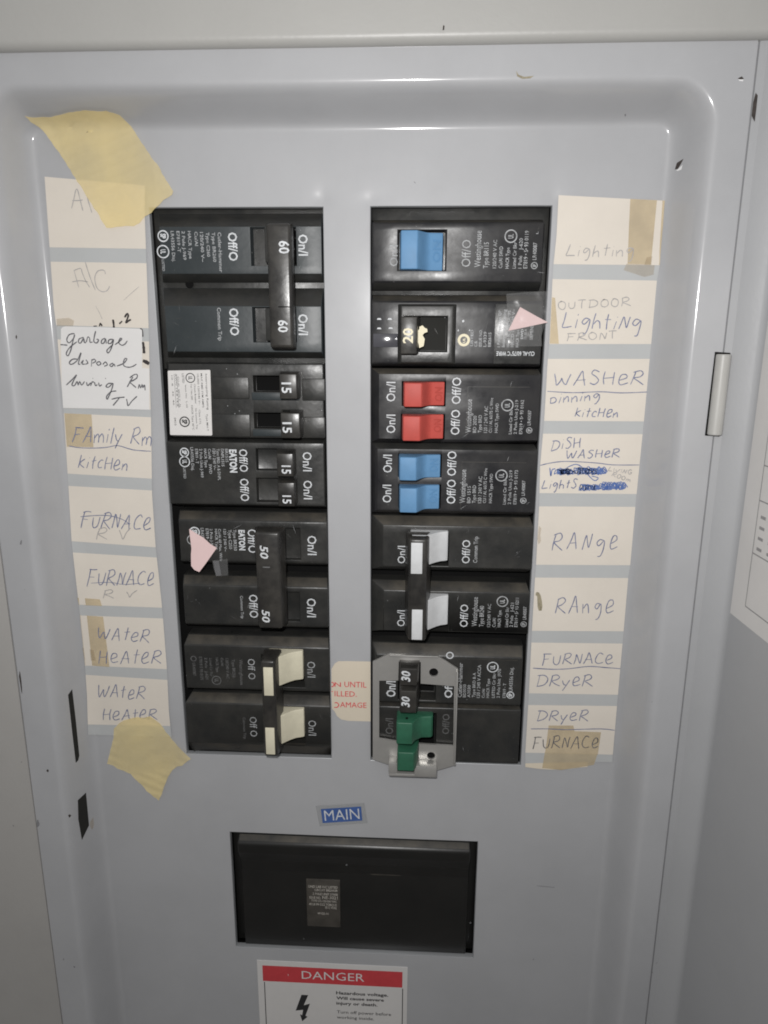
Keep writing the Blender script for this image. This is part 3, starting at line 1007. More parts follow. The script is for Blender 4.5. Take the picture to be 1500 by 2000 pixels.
csa_mark(mb, z2, (316, 764), 32, TY, 'D', 'ink_white', .2533)
ul_mark(mb, z2, (318, 836), 38, TY, 'D', 'ink_white', .2533)
part(mb, 'housing', b)
for fr, tx in (((1030, 1155, 775, 950), (1068, 1135, 865, 930)), ((1038, 1166, 1000, 1180), (1075, 1138, 1096, 1160))):
    t = MB()
    q = rect(z2, *fr, -7)
    t.frustum((*q, -7), (q[0] - 1.5, q[1] + .3, q[2] - .2, q[3] + 1.6, 2), 'tie', .4)
    lines(t, z2, [(*tx, '15')], -7.05, 'D', 'ink_white', .02)
    part(t, 'toggle', b)

# --- left: 50 A two pole, switched off
b = thing('circuit_breaker', 'black two-pole breaker with slanted 50 on its handle bar, pink scrap on its case', 'circuit breaker', (-36, 5, -154), BR)
mb = MB()
fA = rect(z3, 172, 1372, 160, 492, FY)
fB = rect(z3, 196, 1380, 690, 1004, FY)
hA = rect(z3, 790, 1150, 215, 470, FY)
hB = rect(z3, 815, 1145, 735, 970, FY)
fx0 = max(fA[0], fB[0])
pole(mb, (LX0 + 2.4, LX1 - .2, fA[2] - 2.0, fA[3] + 3.0, 2.4), (fx0, fA[1], fA[2], fA[3], FY), 'black', [hA], side_mats={'t': 'black_dust_lit'}, hole_mat='black', floor=2.2)
pole(mb, (LX0 + 2.4, LX1 - .2, fB[2] - 2.2, fB[3] + 3.0, 2.4), (fx0, fB[1], fB[2], fB[3], FY), 'black', [hB], side_mats={'t': 'black_dust_lit'}, hole_mat='black', floor=2.2)
lines(mb, z3, [(1212, 1283, 278, 434, 'On/I'), (1207, 1278, 788, 940, 'On/I'), (727, 797, 225, 416, 'Off/O'), (738, 806, 757, 945, 'Off/O')], TY, 'D', 'ink_white', .008)
lines(mb, z3, [(654, 700, 230, 395, 'EATON')], TY, 'D', 'ink_white', .045)
lines(mb, z3, [(609, 633, 228, 398, 'Type BR250'), (570, 594, 228, 385, 'Type C250'), (530, 551, 224, 405, '120 / 240 V~'), (491, 512, 222, 482, 'Cu/Al 60 Max. Wire'), (460, 481, 222, 390, 'HACR Type'),
               (420, 441, 220, 385, '2 Pole J-969'), (385, 408, 218, 350, 'E7819 - T'), (346, 371, 214, 395, 'LR43556 Disj.'), (667, 689, 766, 950, 'Common Trip')], TY, 'D', 'ink_white', .014)
csa_mark(mb, z3, (292, 246), 38, TY, 'D', 'ink_white', .24)
ring(mb, z3(270, 310), 9, 1.6, TY, 'ink_grey')
specks(mb, fA, 16, TY - .02, 3)
specks(mb, fB, 16, TY - .02, 43)
part(mb, 'housing', b)
for hh in (hA, hB):
    t = MB()
    t.frustum((hh[0] + .8, hh[0] + 7.5, hh[2] + .5, hh[3] - .5, -7), (hh[0] + .4, hh[0] + 8, hh[2] + .3, hh[3] - .3, 4), 'black', .4)
    part(t, 'toggle', b)
mb, r = bar(b, z3, 798, 990, 250, 1032, 12, taper=1.2, end=.6)
text(mb, '50', z3(826, 362), z3(888, 464), -12.06, 'D', 'ink_white', .02, .2)
text(mb, '50', z3(842, 886), z3(902, 982), -12.06, 'D', 'ink_white', .02, .2)
q = rect(z3, 845, 905, 528, 538, -12.06)
mb.add([(q[0], -12.06, q[2]), (q[1], -12.06, q[2]), (q[1], -12.06, q[3]), (q[0], -12.06, q[3])], [(0, 1, 2, 3)], 'ink_dim')
part(mb, 'handle_tie', b, 'handle bar printed with slanted 50')

# --- left, bottom: two pole with cream windows
b = thing('circuit_breaker', 'black two-pole breaker with cream rockers and two cream windows in its handle bar', 'circuit breaker', (-34, 5, -205), BR)
mb = MB()
fA = rect(z4, 140, 1385, 190, 562, FY)
fB = rect(z4, 150, 1395, 690, 1010, FY)
hA = rect(z4, 800, 1165, 262, 538, FY)
hB = rect(z4, 820, 1172, 770, 1040, FY)
pole(mb, (LX0 + 2.8, LX1 - .2, fA[2] - 1.4, fA[3] + 3.2, 2.2), (fA[0], fA[1], fA[2], fA[3], FY), 'black', [hA], side_mats={'t': 'black_dust_lit'})
pole(mb, (LX0 + 2.8, LX1 - .2, -205.6, fB[3] + 3.2, 2.2), (fB[0], fB[1], fB[2], fB[3], FY), 'black', [hB], side_mats={'t': 'black_dust_lit', 'b': 'black_dust_lit'})
lines(mb, z4, [(1192, 1260, 320, 455, 'On/I'), (1202, 1268, 826, 955, 'On/I'), (682, 742, 296, 472, 'Off O'), (698, 758, 796, 965, 'Off O')], TY, 'D', 'ink_grey', .0)
lines(mb, z4, [(610, 638, 300, 520, 'Westinghouse'), (546, 570, 300, 455, 'Type BR250'), (492, 516, 290, 465, '120/240 V AC'), (448, 468, 285, 355, 'Cu/Al'), (405, 427, 285, 410, 'HACR Type'),
               (352, 374, 290, 445, 'Listed Cir Bkr'), (312, 334, 285, 470, '2 Pole   J-621'), (265, 290, 278, 475, 'E7819 S 93 0171'), (206, 230, 330, 440, 'LR40087'), (640, 662, 800, 985, 'Common Trip')], TY, 'D', 'ink_dim', .012)
ring(mb, z4(212, 293), 5, 1.6, TY, 'ink_dim')
ul_mark(mb, z4, (410, 480), 38, TY, 'D', 'ink_dim', .2267)
c = at(*z4(585, 1062), FY - .4)
mb.poly([(c.x - 1.6, FY - .0, c.z + .5), (c.x - .8, FY + .1, c.z - .5), (c.x + 1.0, FY + .1, c.z - .5), (c.x + 1.8, FY - .0, c.z + .5)], 'black_dust_lit')
specks(mb, fA, 16, TY - .02, 4)
specks(mb, fB, 16, TY - .02, 44)
part(mb, 'housing', b)
for blk, lo in (((826, 925, 285, 535), (1128, 1156, 272, 505)), ((842, 935, 795, 1040), (1138, 1166, 776, 1008))):
    rocker(b, z4, blk, lo, 9.5, -1, 'cream', 'cream_dark', None, 'D')
mb, r = bar(b, z4, 806, 922, 315, 1135, 14, taper=1.0, end=.6, base=-4)
ht = part(mb, 'handle_tie', b)
for fr in ((817, 899, 368, 610), (834, 912, 888, 1116)):
    t = MB()
    q = rect(z4, *fr, -14)
    t.box(q[0], q[1], -14.25, -13, q[2], q[3], 'cream', .15)
    part(t, 'window_insert', ht)

# --- right, top: single pole with blue toggle
b = thing('circuit_breaker', 'black single-pole breaker with one blue toggle, top of the right column', 'circuit breaker', (37, 5, -28), BR)
mb = MB()
fA = rect(z5, 105, 1350, 205, 640, FY)
h = rect(z5, 292, 640, 262, 552, FY)
pole(mb, (RX0, RX1 - 2.2, fA[2] - 2.6, fA[3] + 1.4, 2.6), (fA[0], fA[1], fA[2], fA[3], FY), 'black_gloss', [h], side_mats={'b': 'black', 't': 'black_dust_lit'})
mb.box(RX0, RX1, 4, 14, -29, .1, 'black', .2)
lines(mb, z5, [(757, 822, 332, 530, 'Off/O'), (230, 288, 372, 525, 'On/I')], TY, 'U', 'ink_grey', .0)
lines(mb, z5, [(854, 898, 265, 532, 'Westinghouse'), (917, 952, 350, 540, 'Type BR115')], TY, 'U', 'ink_grey', .006)
lines(mb, z5, [(986, 1012, 332, 540, '120/240 V AC'), (1030, 1056, 380, 540, 'Cu/Al SWD'), (1079, 1104, 388, 542, 'HACR Type'), (1131, 1156, 348, 542, 'Listed Cir Bkr'), (1174, 1200, 320, 542, '1 Pole    J-620'),
               (1214, 1242, 266, 542, 'E7819 • S• 93 0119'), (1278, 1306, 352, 478, 'LR40087'), (1302, 1318, 270, 288, 'L')], TY, 'U', 'ink_grey', .006)
ul_mark(mb, z5, (1117, 305), 43, TY, 'U', 'ink_grey', .26667)
csa_mark(mb, z5, (1288, 520), 22, TY, 'U', 'ink_grey', .26667)
specks(mb, fA, 16, TY - .02, 5)
part(mb, 'housing', b)
rocker(b, z5, (300, 432, 260, 546), (530, 618, 270, 548), 9.5, -1, 'blue', 'blue_dark', 'ON', 'U')

# --- right: 20 A breaker with raised surround
b = thing('circuit_breaker', 'black single-pole breaker marked 20 with chipped cream paint beside its toggle', 'circuit breaker', (37, 5, -53), BR)
mb = MB()
fA = rect(z5, 98, 1368, 785, 1240, FY)
pole(mb, (RX0, RX1 - .6, fA[2] - 1.2, fA[3] + 2.4, 2.4), (fA[0], min(fA[1], RX1 - 1.2), fA[2], fA[3], FY), 'black_gloss', [rect(z5, 330, 650, 892, 1150, FY)], side_mats={'t': 'black_dust_lit'})
q = rect(z5, 312, 690, 815, 1232, FY - 1.6)
h = rect(z5, 330, 650, 892, 1150, FY - 1.6)
pole(mb, (q[0] - 1.2, q[1] + 1.2, q[2] - .6, q[3] + .6, FY), (q[0], q[1], q[2], q[3], FY - 1.6), 'black', [h], bev=.3, floor=4.5, back=1.0, hole_mat='slot_dark')
q = rect(z5, 995, 1372, 800, 1240, FY)
mb.box(q[0], min(q[1], RX1 - 1.5), FY - .35, FY + .5, q[2], q[3], 'black', .15)
q = rect(z5, 108, 288, 1018, 1118, FY)
mb.box(q[0], q[1], FY - .3, FY + .5, q[2], q[3], 'window', .2)
for cx, cy in ((152, 911), (230, 911), (152, 980), (236, 978)):
    t0, t1 = z5(cx - 17, cy - 6), z5(cx + 17, cy + 6)
    a_, b_ = at(*t0, TY), at(*t1, TY)
    mb.add([(a_.x, TY, b_.z), (b_.x, TY, b_.z), (b_.x - .3, TY, a_.z), (a_.x + .3, TY, a_.z)], [(0, 1, 2, 3)], 'ink_white')
for pts in (((758, 925), (772, 915), (776, 930), (764, 938)), ((724, 1000), (733, 985), (736, 1002)), ((808, 996), (815, 986), (820, 1000))):
    mb.poly([at(*z5(*p), TY) for p in pts], 'ink_white')
ring(mb, z5(772, 1066), 9.5, 5, TY, 'ink_cream')
lines(mb, z5, [(765, 782, 1048, 1086, 'UL')], TY - .02, 'U', 'ink_cream', .03)
lines(mb, z5, [(822, 840, 990, 1110, 'LISTED'), (850, 870, 1070, 1115, 'C.B.'), (884, 904, 988, 1115, 'ISSUE NO.'), (916, 938, 1005, 1115, 'L-9339'), (951, 972, 1010, 1115, 'E82615')], TY, 'U', 'ink_white', .016)
ty2 = FY - .4
lines(mb, z5, [(1021, 1041, 848, 1118, '1 Polea Type/Tipo QP'), (1056, 1078, 842, 1118, 'Interrupting Rating'), (1090, 1110, 850, 1118, '10000 RMS SYM AMPS'), (1120, 1142, 840, 1118, '10kCD 120/240 V~'),
               (1154, 1175, 990, 1118, 'HACR Type'), (1190, 1207, 985, 1060, 'SWD'), (1214, 1232, 985, 1058, '15-30 A'), (1256, 1279, 958, 1064, 'SIEMENS')], ty2, 'U', 'ink_white', .012)
lines(mb, z5, [(1010, 1290, 1150, 1180, 'CU-AL 60/75°C WIRE')], ty2, 'I', 'ink_white', .02)
specks(mb, fA, 16, TY - .02, 6)
part(mb, 'housing', b)
t = MB()
q = rect(z5, 310, 428, 895, 1168, -9)
t.frustum((*q, -9), (q[0] - .2, q[1] + 1.2, q[2] - .3, q[3] + .3, 2), 'tie', .35)
lines(t, z5, [(328, 398, 978, 1090, '20')], -9.05, 'U', 'ink_cream', .02)
pts = [(428, 1005), (446, 985), (447, 968), (470, 958), (486, 976), (504, 984), (506, 1006), (484, 1014), (470, 1030), (486, 1058), (478, 1110), (446, 1124), (440, 1090), (428, 1068)]
t.poly([at(*z5(x, y), -5.2) for x, y in pts], 'ink_cream')
part(t, 'toggle', b)

# --- right: twin breakers with red and with blue toggles
def print_block(mb, z, x, y1, s, model, code, m='ink_grey'):
    """the maker's block of small print on a twin breaker; x = left edge, y1 = foot, in zoomed pixels"""
    rows = [(x, x + 40, y1 - 245, y1, 'Westinghouse'), (x + 52, x + 76, y1 - 125, y1, model), (x + 90, x + 114, y1 - 130, y1, 'Type BRD'), (x + 133, x + 158, y1 - 195, y1, '120 / 240 V AC'),
            (x + 172, x + 194, y1 - 255, y1, 'CU / AL 60/75 C Wire'), (x + 214, x + 236, y1 - 215, y1, 'HACR Type SWD'), (x + 316, x + 338, y1 - 175, y1 + 10, 'Listed Cir Bkr'),
            (x + 355, x + 377, y1 - 240, y1 + 10, '2 Pole Unit J-219'), (x + 395, x + 418, y1 - 240, y1 + 10, 'E7819 • S• ' + code), (x + 452, x + 476, y1 - 165, y1 - 55, 'LR40087')]
    lines(mb, z, rows, TY, 'U', m, .006)
    ul_mark(mb, z, (x + 303, y1 - 202), 41, TY, 'U', m, s)
    csa_mark(mb, z, (x + 463, y1 - 18), 20, TY, 'U', m, s)

for kind in ('red', 'blue'):
    if kind == 'red':
        b = thing('circuit_breaker', 'black twin breaker with two red toggles', 'circuit breaker', (37, 5, -78), BR)
        fr, hs = (150, 1325, 118, 592), [(318, 640, 168, 350), (310, 632, 408, 590)]
        blk = [((325, 462, 180, 356), (545, 630, 172, 345)), ((316, 450, 424, 605), (537, 622, 408, 570))]
        on = [(206, 270, 172, 316, 'On/I'), (206, 270, 412, 547, 'On/I')]
        off = [(686, 750, 140, 335, 'Off/O'), (678, 742, 377, 560, 'Off/O')]
        px, py, mdl, code = 788, 545, 'BD 2020', '93 0162'
    else:
        b = thing('circuit_breaker', 'black twin breaker with two blue toggles', 'circuit breaker', (36, 5, -104), BR)
        fr, hs = (140, 1300, 670, 1118), [(290, 610, 700, 870), (292, 604, 922, 1100)]
        blk = [((292, 422, 725, 895), (505, 600, 698, 862)), ((294, 425, 952, 1130), (503, 592, 922, 1085))]
        on = [(182, 245, 706, 836, 'On/I'), (178, 240, 926, 1056, 'On/I')]
        off = [(652, 716, 680, 860, 'Off/O'), (648, 711, 888, 1065, 'Off/O')]
        px, py, mdl, code = 745, 1060, 'BD 1515', '93 0173'
    mb = MB()
    fA = rect(z6, *fr, FY)
    pole(mb, (RX0, RX1 - 1.2, fA[2] - 1.8, fA[3] + 1.8, 1.6), (fA[0], fA[1], fA[2], fA[3], FY), 'black_gloss', [rect(z6, *h, FY) for h in hs], side_mats={'t': 'black_dust_lit' if kind == 'red' else 'black'})
    q = rect(z6, px + 8, fr[1] - 80, fr[2] + 90, fr[3] - 12, FY)
    for a_ in ((q[0], q[1], q[3] - .12, q[3]), (q[0] - .06, q[0] + .06, q[2], q[3])):
        mb.box(a_[0], a_[1], FY - .06, FY + .2, a_[2], a_[3], 'black_dust_lit', 0)
    lines(mb, z6, on + off, TY, 'U', 'ink_white', .006)
    print_block(mb, z6, px, py, .26667, mdl, code)
    specks(mb, fA, 16, TY - .02, 7)
    part(mb, 'housing', b)
    for bl, lo in blk:
        rocker(b, z6, bl, lo, 9.0, -1, kind, kind + '_dark', 'ON', 'U')

# --- right: two pole with white windows
b = thing('circuit_breaker', 'black two-pole breaker with white rockers and white windows in its handle bar', 'circuit breaker', (36, 5, -154), BR)
mb = MB()
fA = rect(z7, 200, 1420, 160, 495, FY)
fB = rect(z7, 205, 1390, 692, 1010, FY)
hA = rect(z7, 405, 735, 220, 480, FY)
hB = rect(z7, 405, 735, 748, 1010, FY)
pole(mb, (RX0, RX1 - 1.0, fA[2] - 2.4, fA[3] + 3.0, 2.2), (fA[0], fA[1], fA[2], fA[3], FY), 'black', [hA], side_mats={'t': 'black_dust_lit'})
pole(mb, (RX0, RX1 - 1.0, fB[2] - 2.0, fB[3] + 3.0, 2.2), (fB[0], fB[1], fB[2], fB[3], FY), 'black', [hB], side_mats={'t': 'black_dust_lit'})
lines(mb, z7, [(320, 380, 318, 460, 'On/I'), (316, 377, 842, 972, 'On/I'), (844, 908, 270, 460, 'Off/O'), (828, 891, 795, 978, 'Off/O')], TY, 'U', 'ink_white', .004)
lines(mb, z7, [(937, 970, 242, 456, 'Common Trip')], TY, 'U', 'ink_grey', .012)
lines(mb, z7, [(926, 968, 735, 972, 'Westinghouse'), (985, 1020, 806, 975, 'Type BR240'), (1050, 1076, 790, 978, '120/240 V AC'), (1091, 1117, 905, 978, 'Cu/Al'), (1135, 1160, 842, 978, 'HACR Type'),
               (1195, 1221, 815, 978, 'Listed Cir Bkr'), (1235, 1261, 782, 978, '2 Pole   J-621'), (1274, 1300, 742, 978, 'E7819 • S• 93 0211'), (1340, 1368, 812, 918, 'LR40087')], TY, 'U', 'ink_grey', .006)
ul_mark(mb, z7, (1172, 770), 43, TY, 'U', 'ink_grey', .24)
csa_mark(mb, z7, (1345, 955), 22, TY, 'U', 'ink_grey', .24)
specks(mb, fA, 16, TY - .02, 8)
specks(mb, fB, 16, TY - .02, 48)
part(mb, 'housing', b)
for blk, lo in (((420, 545, 235, 480), (706, 728, 222, 468)), ((420, 545, 765, 1010), (706, 728, 752, 995))):
    rocker(b, z7, blk, lo, 9.5, -1, 'greywhite', 'greywhite_dark', None, 'U')
mb, r = bar(b, z7, 412, 552, 262, 1092, 13, taper=1.7, end=.4, base=-4)
ht = part(mb, 'handle_tie', b)
for fr in ((428, 521, 292, 544), (434, 521, 836, 1080)):
    t = MB()
    q = rect(z7, *fr, -13)
    t.box(q[0], q[1], -13.25, -12, q[2], q[3], 'greywhite', .15)
    part(t, 'window_insert', ht)

# --- right, bottom: 30/30 with green lower toggles
b = thing('circuit_breaker', 'black breaker with slanted 30s and green toggles behind the metal bracket', 'circuit breaker', (36, 5, -205), BR)
mb = MB()
fA = rect(z8, 375, 1390, 150, 480, FY)
fB = rect(z8, 375, 1375, 512, 885, FY)
hA = rect(z8, 528, 790, 190, 455, FY)
hB = rect(z8, 528, 790, 545, 860, FY)
pole(mb, (RX0, RX1 - 1.0, fA[2] - .9, fA[3] + 3.8, 2.2), (fA[0], fA[1], fA[2], fA[3], FY), 'black', [hA], side_mats={'t': 'black_dust_lit'})
pole(mb, (RX0, RX1 - 1.0, -205.8, fB[3] + .9, 2.2), (fB[0], fB[1], max(fB[2], -204.5), fB[3], FY), 'black', [hB], side_mats={'t': 'black_dust_lit'})
lines(mb, z8, [(446, 508, 322, 432, 'On/I'), (852, 905, 322, 440, 'Off/')], TY, 'U', 'ink_white', .018)
ring(mb, z8(888, 143), 6.3, 2.4, TY, 'ink_white')
lines(mb, z8, [(440, 492, 582, 692, 'On/I'), (836, 884, 552, 692, 'Off/O')], TY, 'U', 'ink_dim', .006)
lines(mb, z8, [(946, 974, 196, 436, 'Cutler-Hammer'), (980, 1000, 345, 436, 'BD3030'), (1011, 1031, 350, 436, 'A3030'), (1046, 1066, 264, 436, 'Type BRD & A'), (1079, 1101, 210, 440, '120 / 240 V ACCA'),
               (1112, 1131, 378, 440, 'Cu/Al'), (1144, 1164, 306, 440, 'HACR Type'), (1184, 1204, 266, 440, 'LISTED Cir Bkr'), (1219, 1240, 238, 440, '2 Pole Unit  J970'), (1258, 1278, 338, 440, 'E7819 - T'),
               (1304, 1328, 226, 395, 'LR43556 Disj.')], TY, 'U', 'ink_white', .012)
ul_mark(mb, z8, (1187, 225), 37, TY, 'U', 'ink_white', .28)
csa_mark(mb, z8, (1310, 420), 24, TY, 'U', 'ink_white', .28)
q = rect(z8, 940, 1352, 172, 480, FY)
mb.box(q[0], q[1], FY - .05, FY + .3, q[3] - .12, q[3], 'black_dust_lit', 0)
mb.box(q[0] - .06, q[0] + .06, FY - .05, FY + .3, q[2], q[3], 'black_dust_lit', 0)
specks(mb, fA, 16, TY - .02, 9)
specks(mb, fB, 16, TY - .02, 49)
part(mb, 'housing', b)
for fr, tx in (((540, 660, 236, 355), (552, 610, 252, 322)), ((540, 655, 392, 545), (552, 606, 430, 500))):
    t = MB()
    q = rect(z8, *fr, -9.5)
    t.frustum((*q, -9.5), (q[0] - .7, q[1] + 1.6, q[2] - .2, q[3] + 1.0, 2), 'tie', .4)
    text(t, '30', z8(tx[0], tx[2]), z8(tx[1], tx[3]), -9.56, 'U', 'ink_white', .03, .2)
    part(t, 'toggle', b)
for i, (fr, lo) in enumerate((((514, 630, 615, 764), (690, 770, 570, 690)), ((520, 640, 822, 950), (690, 755, 735, 760)))):
    t = MB()
    q = rect(z8, *fr, -10.5)
    l = rect(z8, *lo, -4.5)
    zlo = q[2] if i == 0 else q[2]
    prof = [(q[0], 1), (q[0], -10.0), (q[0] + .5, -10.5), (q[1] - .3, -10.6), (q[1] + .8, -8.0), (l[0], -5.6), (l[1] - .8, -5.2), (l[1], -4.2), (l[1], 1)] if i == 0 else \
           [(q[0], 1), (q[0], -10.0), (q[0] + .5, -10.5), (q[1] - .3, -10.6), (q[1] + .7, -8.2), (q[1] + 1.6, -3.0), (q[1] + 1.6, 1)]
    t.prism_z(prof, q[2], q[3], 'green', .4, 3)
    if i == 0:
        c = at(*z8(588, 594), -7.0)
        t.add([(c.x + .55 * math.cos(a_ * .7), -7.0 + .8 * math.sin(a_ * .7), q[3] + .03) for a_ in range(9)], [tuple(range(9))], 'void')
    part(t, 'toggle', b, 'green toggle')

# --- metal hold-down bracket over it
BY = -3.2
mb = MB()
outer = [(350, 188), (465, 130), (810, 152), (945, 238), (925, 905), (905, 915), (800, 945), (770, 962), (672, 960), (640, 955), (520, 905), (460, 905), (350, 868)]
inner = [(395, 320), (528, 318), (532, 186), (685, 190), (684, 340), (918, 358), (912, 775), (672, 760), (670, 940), (526, 935), (526, 745), (395, 724)]
def ring_plate(outs, holes, y, th, m):
    bm = bmesh.new()
    es = []
    for lp_ in [outs] + holes:
        vs = [bm.verts.new((p.x, y, p.z)) for p in lp_]
        es += [bm.edges.new((vs[i], vs[(i + 1) % len(vs)])) for i in range(len(vs))]
    bmesh.ops.triangle_fill(bm, use_beauty=True, use_dissolve=False, edges=es)
    ret = bmesh.ops.extrude_face_region(bm, geom=list(bm.faces))
    for g in ret['geom']:
        if isinstance(g, bmesh.types.BMVert):
            g.co.y += th
    bmesh.ops.recalc_face_normals(bm, faces=bm.faces)
    bm.verts.index_update()
    mb.add([tuple(v.co) for v in bm.verts], [tuple(v.index for v in f_.verts) for f_ in bm.faces], m)
    bm.free()
def circ(c, r, y, n=16):
    p = at(*z8(*c), y)
    return [Vector((p.x + r * math.cos(-2 * math.pi * i / n), y, p.z + r * math.sin(-2 * math.pi * i / n))) for i in range(n)]
holes = [[at(*z8(*p), BY) for p in inner], circ((775, 262), 1.75, BY), circ((757, 843), 1.6, BY)]
ring_plate([at(*z8(*p), BY) for p in outer], holes, BY, 0.9, 'alu')
# turned-up right lip, small top lip, and the foot tab
a_, b_ = at(*z8(942, 250), BY), at(*z8(926, 900), BY)
mb.box(a_.x - .45, a_.x + .25, BY - 1.5, BY + .5, b_.z, a_.z, 'alu', .25)
a_, b_ = at(*z8(468, 133), BY), at(*z8(808, 160), BY)
mb.frustum((a_.x, b_.x, a_.z - .7, a_.z - .1, BY - .9), (a_.x - .2, b_.x + .2, a_.z - 1.0, a_.z - .1, BY + .4), 'alu', .2)
for x0, x1, yy0, yy1 in ((460, 522, 888, 965), (640, 796, 912, 988)):
    q = rect(z8, x0, x1, yy0, yy1, -7.5)
    mb.box(q[0], q[1], -8.0, BY + .6, q[2], q[3], 'alu', .35)
q = rect(z8, 462, 792, 952, 985, -7.0)
mb.box(q[0], q[1], -7.9, BY + .4, q[2] + .2, q[3] - .6, 'alu', .3)
for c in ((775, 262), (757, 843)):
    p = at(*z8(*c), BY)
    mb.poly([(p.x + 1.75 * math.cos(-i * .4), BY + .95, p.z + 1.75 * math.sin(-i * .4)) for i in range(16)], 'void')
mx = at(*z8(640, 540), BY)
br = mb.build('hold_down_bracket', None, (mx.x, BY, mx.z))
tag(br, 'dull aluminium hold-down bracket framing the green and 30 toggles', 'bracket')

# --- main breaker behind the lower opening
zm = Z(420, 1550, .36)
b = thing('main_breaker', 'wide black main breaker cover in the lower opening, small grey nameplate', 'main breaker', (0, 5, -300), None)
mb = MB()
MYF = 1.5
q = rect(zm, 128, 1385, 268, 350, MYF - 3)
mb.prism_z([(q[0], 10), (q[0], MYF), (q[1], MYF), (q[1], 10)], -299.6, q[3] - 4, 'black_main', .4)
v0 = [( -2.4, q[3] - .9), (.6, q[3] + 1.3), (9, q[3] + 1.5), (9, q[2] - 12), (MYF - .2, q[2] - 10), (MYF - .8, q[2] - 5), (-2.6, q[2] + 1.5), (-2.9, q[3] - 2)]
vv, ff = [], []
for x in (q[0], q[1]):
    vv += [(x, y, z_) for y, z_ in v0]
n = len(v0)
ff = [tuple(range(n)), tuple(range(2 * n - 1, n - 1, -1))] + [(i, (i + 1) % n, n + (i + 1) % n, n + i) for i in range(n)]
mb.solid(vv, ff, 'black_main', .8, 3, 12, {2: 'black_dust_lit'})  # upper chamfer paler: light falling on it is painted with the dusty black
mb.box(-51.2, 51.2, 4.5, 14, -299.8, -242, 'black_main', .3)
q = rect(zm, 845, 1010, 437, 443, MYF)
mb.box(q[0], q[1], MYF - .15, MYF + .1, q[2], q[3], 'black_dust_lit', 0)
part(mb, 'housing', b)
t = MB()
q = rect(zm, 498, 680, 463, 718, MYF)
t.box(q[0], q[1], MYF - .5, MYF + .2, q[2], q[3], 'plate', .25)
rows = [(506, 665, 500, 513, 'UND LAB INC LISTED'), (540, 665, 519, 531, 'CIRCUIT BREAKER'), (530, 665, 540, 552, '2 POLE UNIT E7008'), (512, 574, 558, 571, 'ISSUE NO.'), (582, 665, 557, 573, 'NE-3021'),
        (522, 660, 578, 589, 'TYPE CC-125/200 VAC'), (510, 660, 596, 608, '40 LB IN CCS TORQUE'), (597, 660, 614, 626, '75°C WIRE'), (555, 615, 645, 656, 'W125-N')]
lines(t, zm, rows, MYF - .54, 'N', 'plate_ink', .006)
part(t, 'nameplate', b, 'grey brown nameplate with small print')

# ------------------------------------------------------------------ paper directory strips
def interp(table, y):
    if y <= table[0][1]:
        a, b_ = table[0], table[1]
    elif y >= table[-1][1]:
        a, b_ = table[-2], table[-1]
    else:
        for a, b_ in zip(table, table[1:]):
            if a[1] <= y <= b_[1]:
                break
    t = (y - a[1]) / (b_[1] - a[1])
    return a[0] + (b_[0] - a[0]) * t

LEFT_L = [(87, 345), (94, 442), (99, 514), (105, 600), (110, 637), (114, 683), (124, 797), (129, 876), (134, 955), (140, 1060), (149, 1139), (156, 1199), (166, 1300), (170, 1360), (172, 1437)]
LEFT_R = [(283, 360), (283, 426), (287, 540), (289, 600), (291, 660), (292, 719), (295, 817), (296, 884), (297, 965), (304, 1067), (315, 1170), (318, 1202), (326, 1306), (330, 1391), (335, 1440)]
RIGHT_L = [(1091, 381), (1087, 460), (1080, 527), (1079, 548), (1073, 671), (1070, 701), (1063, 820), (1055, 909), (1053, 989), (1047, 1103), (1045, 1128), (1039, 1232), (1033, 1354), (1026, 1470), (1026, 1500)]
RIGHT_R = [(1298, 391), (1290, 496), (1289, 516), (1283, 548), (1272, 671), (1269, 701), (1258, 820), (1249, 909), (1241, 990), (1231, 1104), (1227, 1129), (1218, 1234), (1207, 1357), (1197, 1474), (1195, 1500)]

def left_y(x, z):
    y = min(cover_y(x, z), 0) - 0.35
    return y - 1.1 * (0.5 + 0.5 * math.sin(z * .055 + .8)) * max(0, min(1, (x + 78) / 14)) - .5 * (0.5 + 0.5 * math.sin(z * .075)) * max(0, min(1, (-92 - x) / 10))
def right_y(x, z):
    return min(cover_y(x, z), 0) - 0.35 - .25 * (0.5 + 0.5 * math.sin(z * .06)) * max(0, min(1, (x - 88) / 14))

def strip_patch(mb, LT, RT, yl0, yl1, yr0, yr1, fn, m, lift, nx=10, ny=None, rag=None):
    ny = ny or max(2, int(abs(yl1 - yl0) / 7))
    v, f = [], []
    for j in range(ny + 1):
        t = j / ny
        yl, yr = yl0 + (yl1 - yl0) * t, yr0 + (yr1 - yr0) * t
        for i in range(nx + 1):
            s = i / nx
            x0, x1 = interp(LT, yl), interp(RT, yr)
            px, py = x0 + (x1 - x0) * s, yl + (yr - yl) * s
            if rag and j == ny:
                py += rag(s)
            v.append(at_fn(px, py, lambda a, b_: fn(a, b_) - lift))
    for j in range(ny):
        for i in range(nx):
            k = j * (nx + 1) + i
            f.append((k, k + nx + 1, k + nx + 2, k + 1))
    mb.add(v, f, m)

def blob(mb, pts, fn, lift, m):
    d_ = draped(pts, lambda a, b_: fn(a, b_) - lift - .03, m, 3)
    mb.add(d_.v, d_.f, m)

def pz(z, pts):
    return [z(x, y) for x, y in pts]

zA, zB, zC = Z(30, 190, .23333), Z(80, 580, .19), Z(110, 950, .315)
zD, zE, zF = Z(1020, 370, .225), Z(1010, 810, .22), Z(1000, 1220, .2)
PENW = 0.34

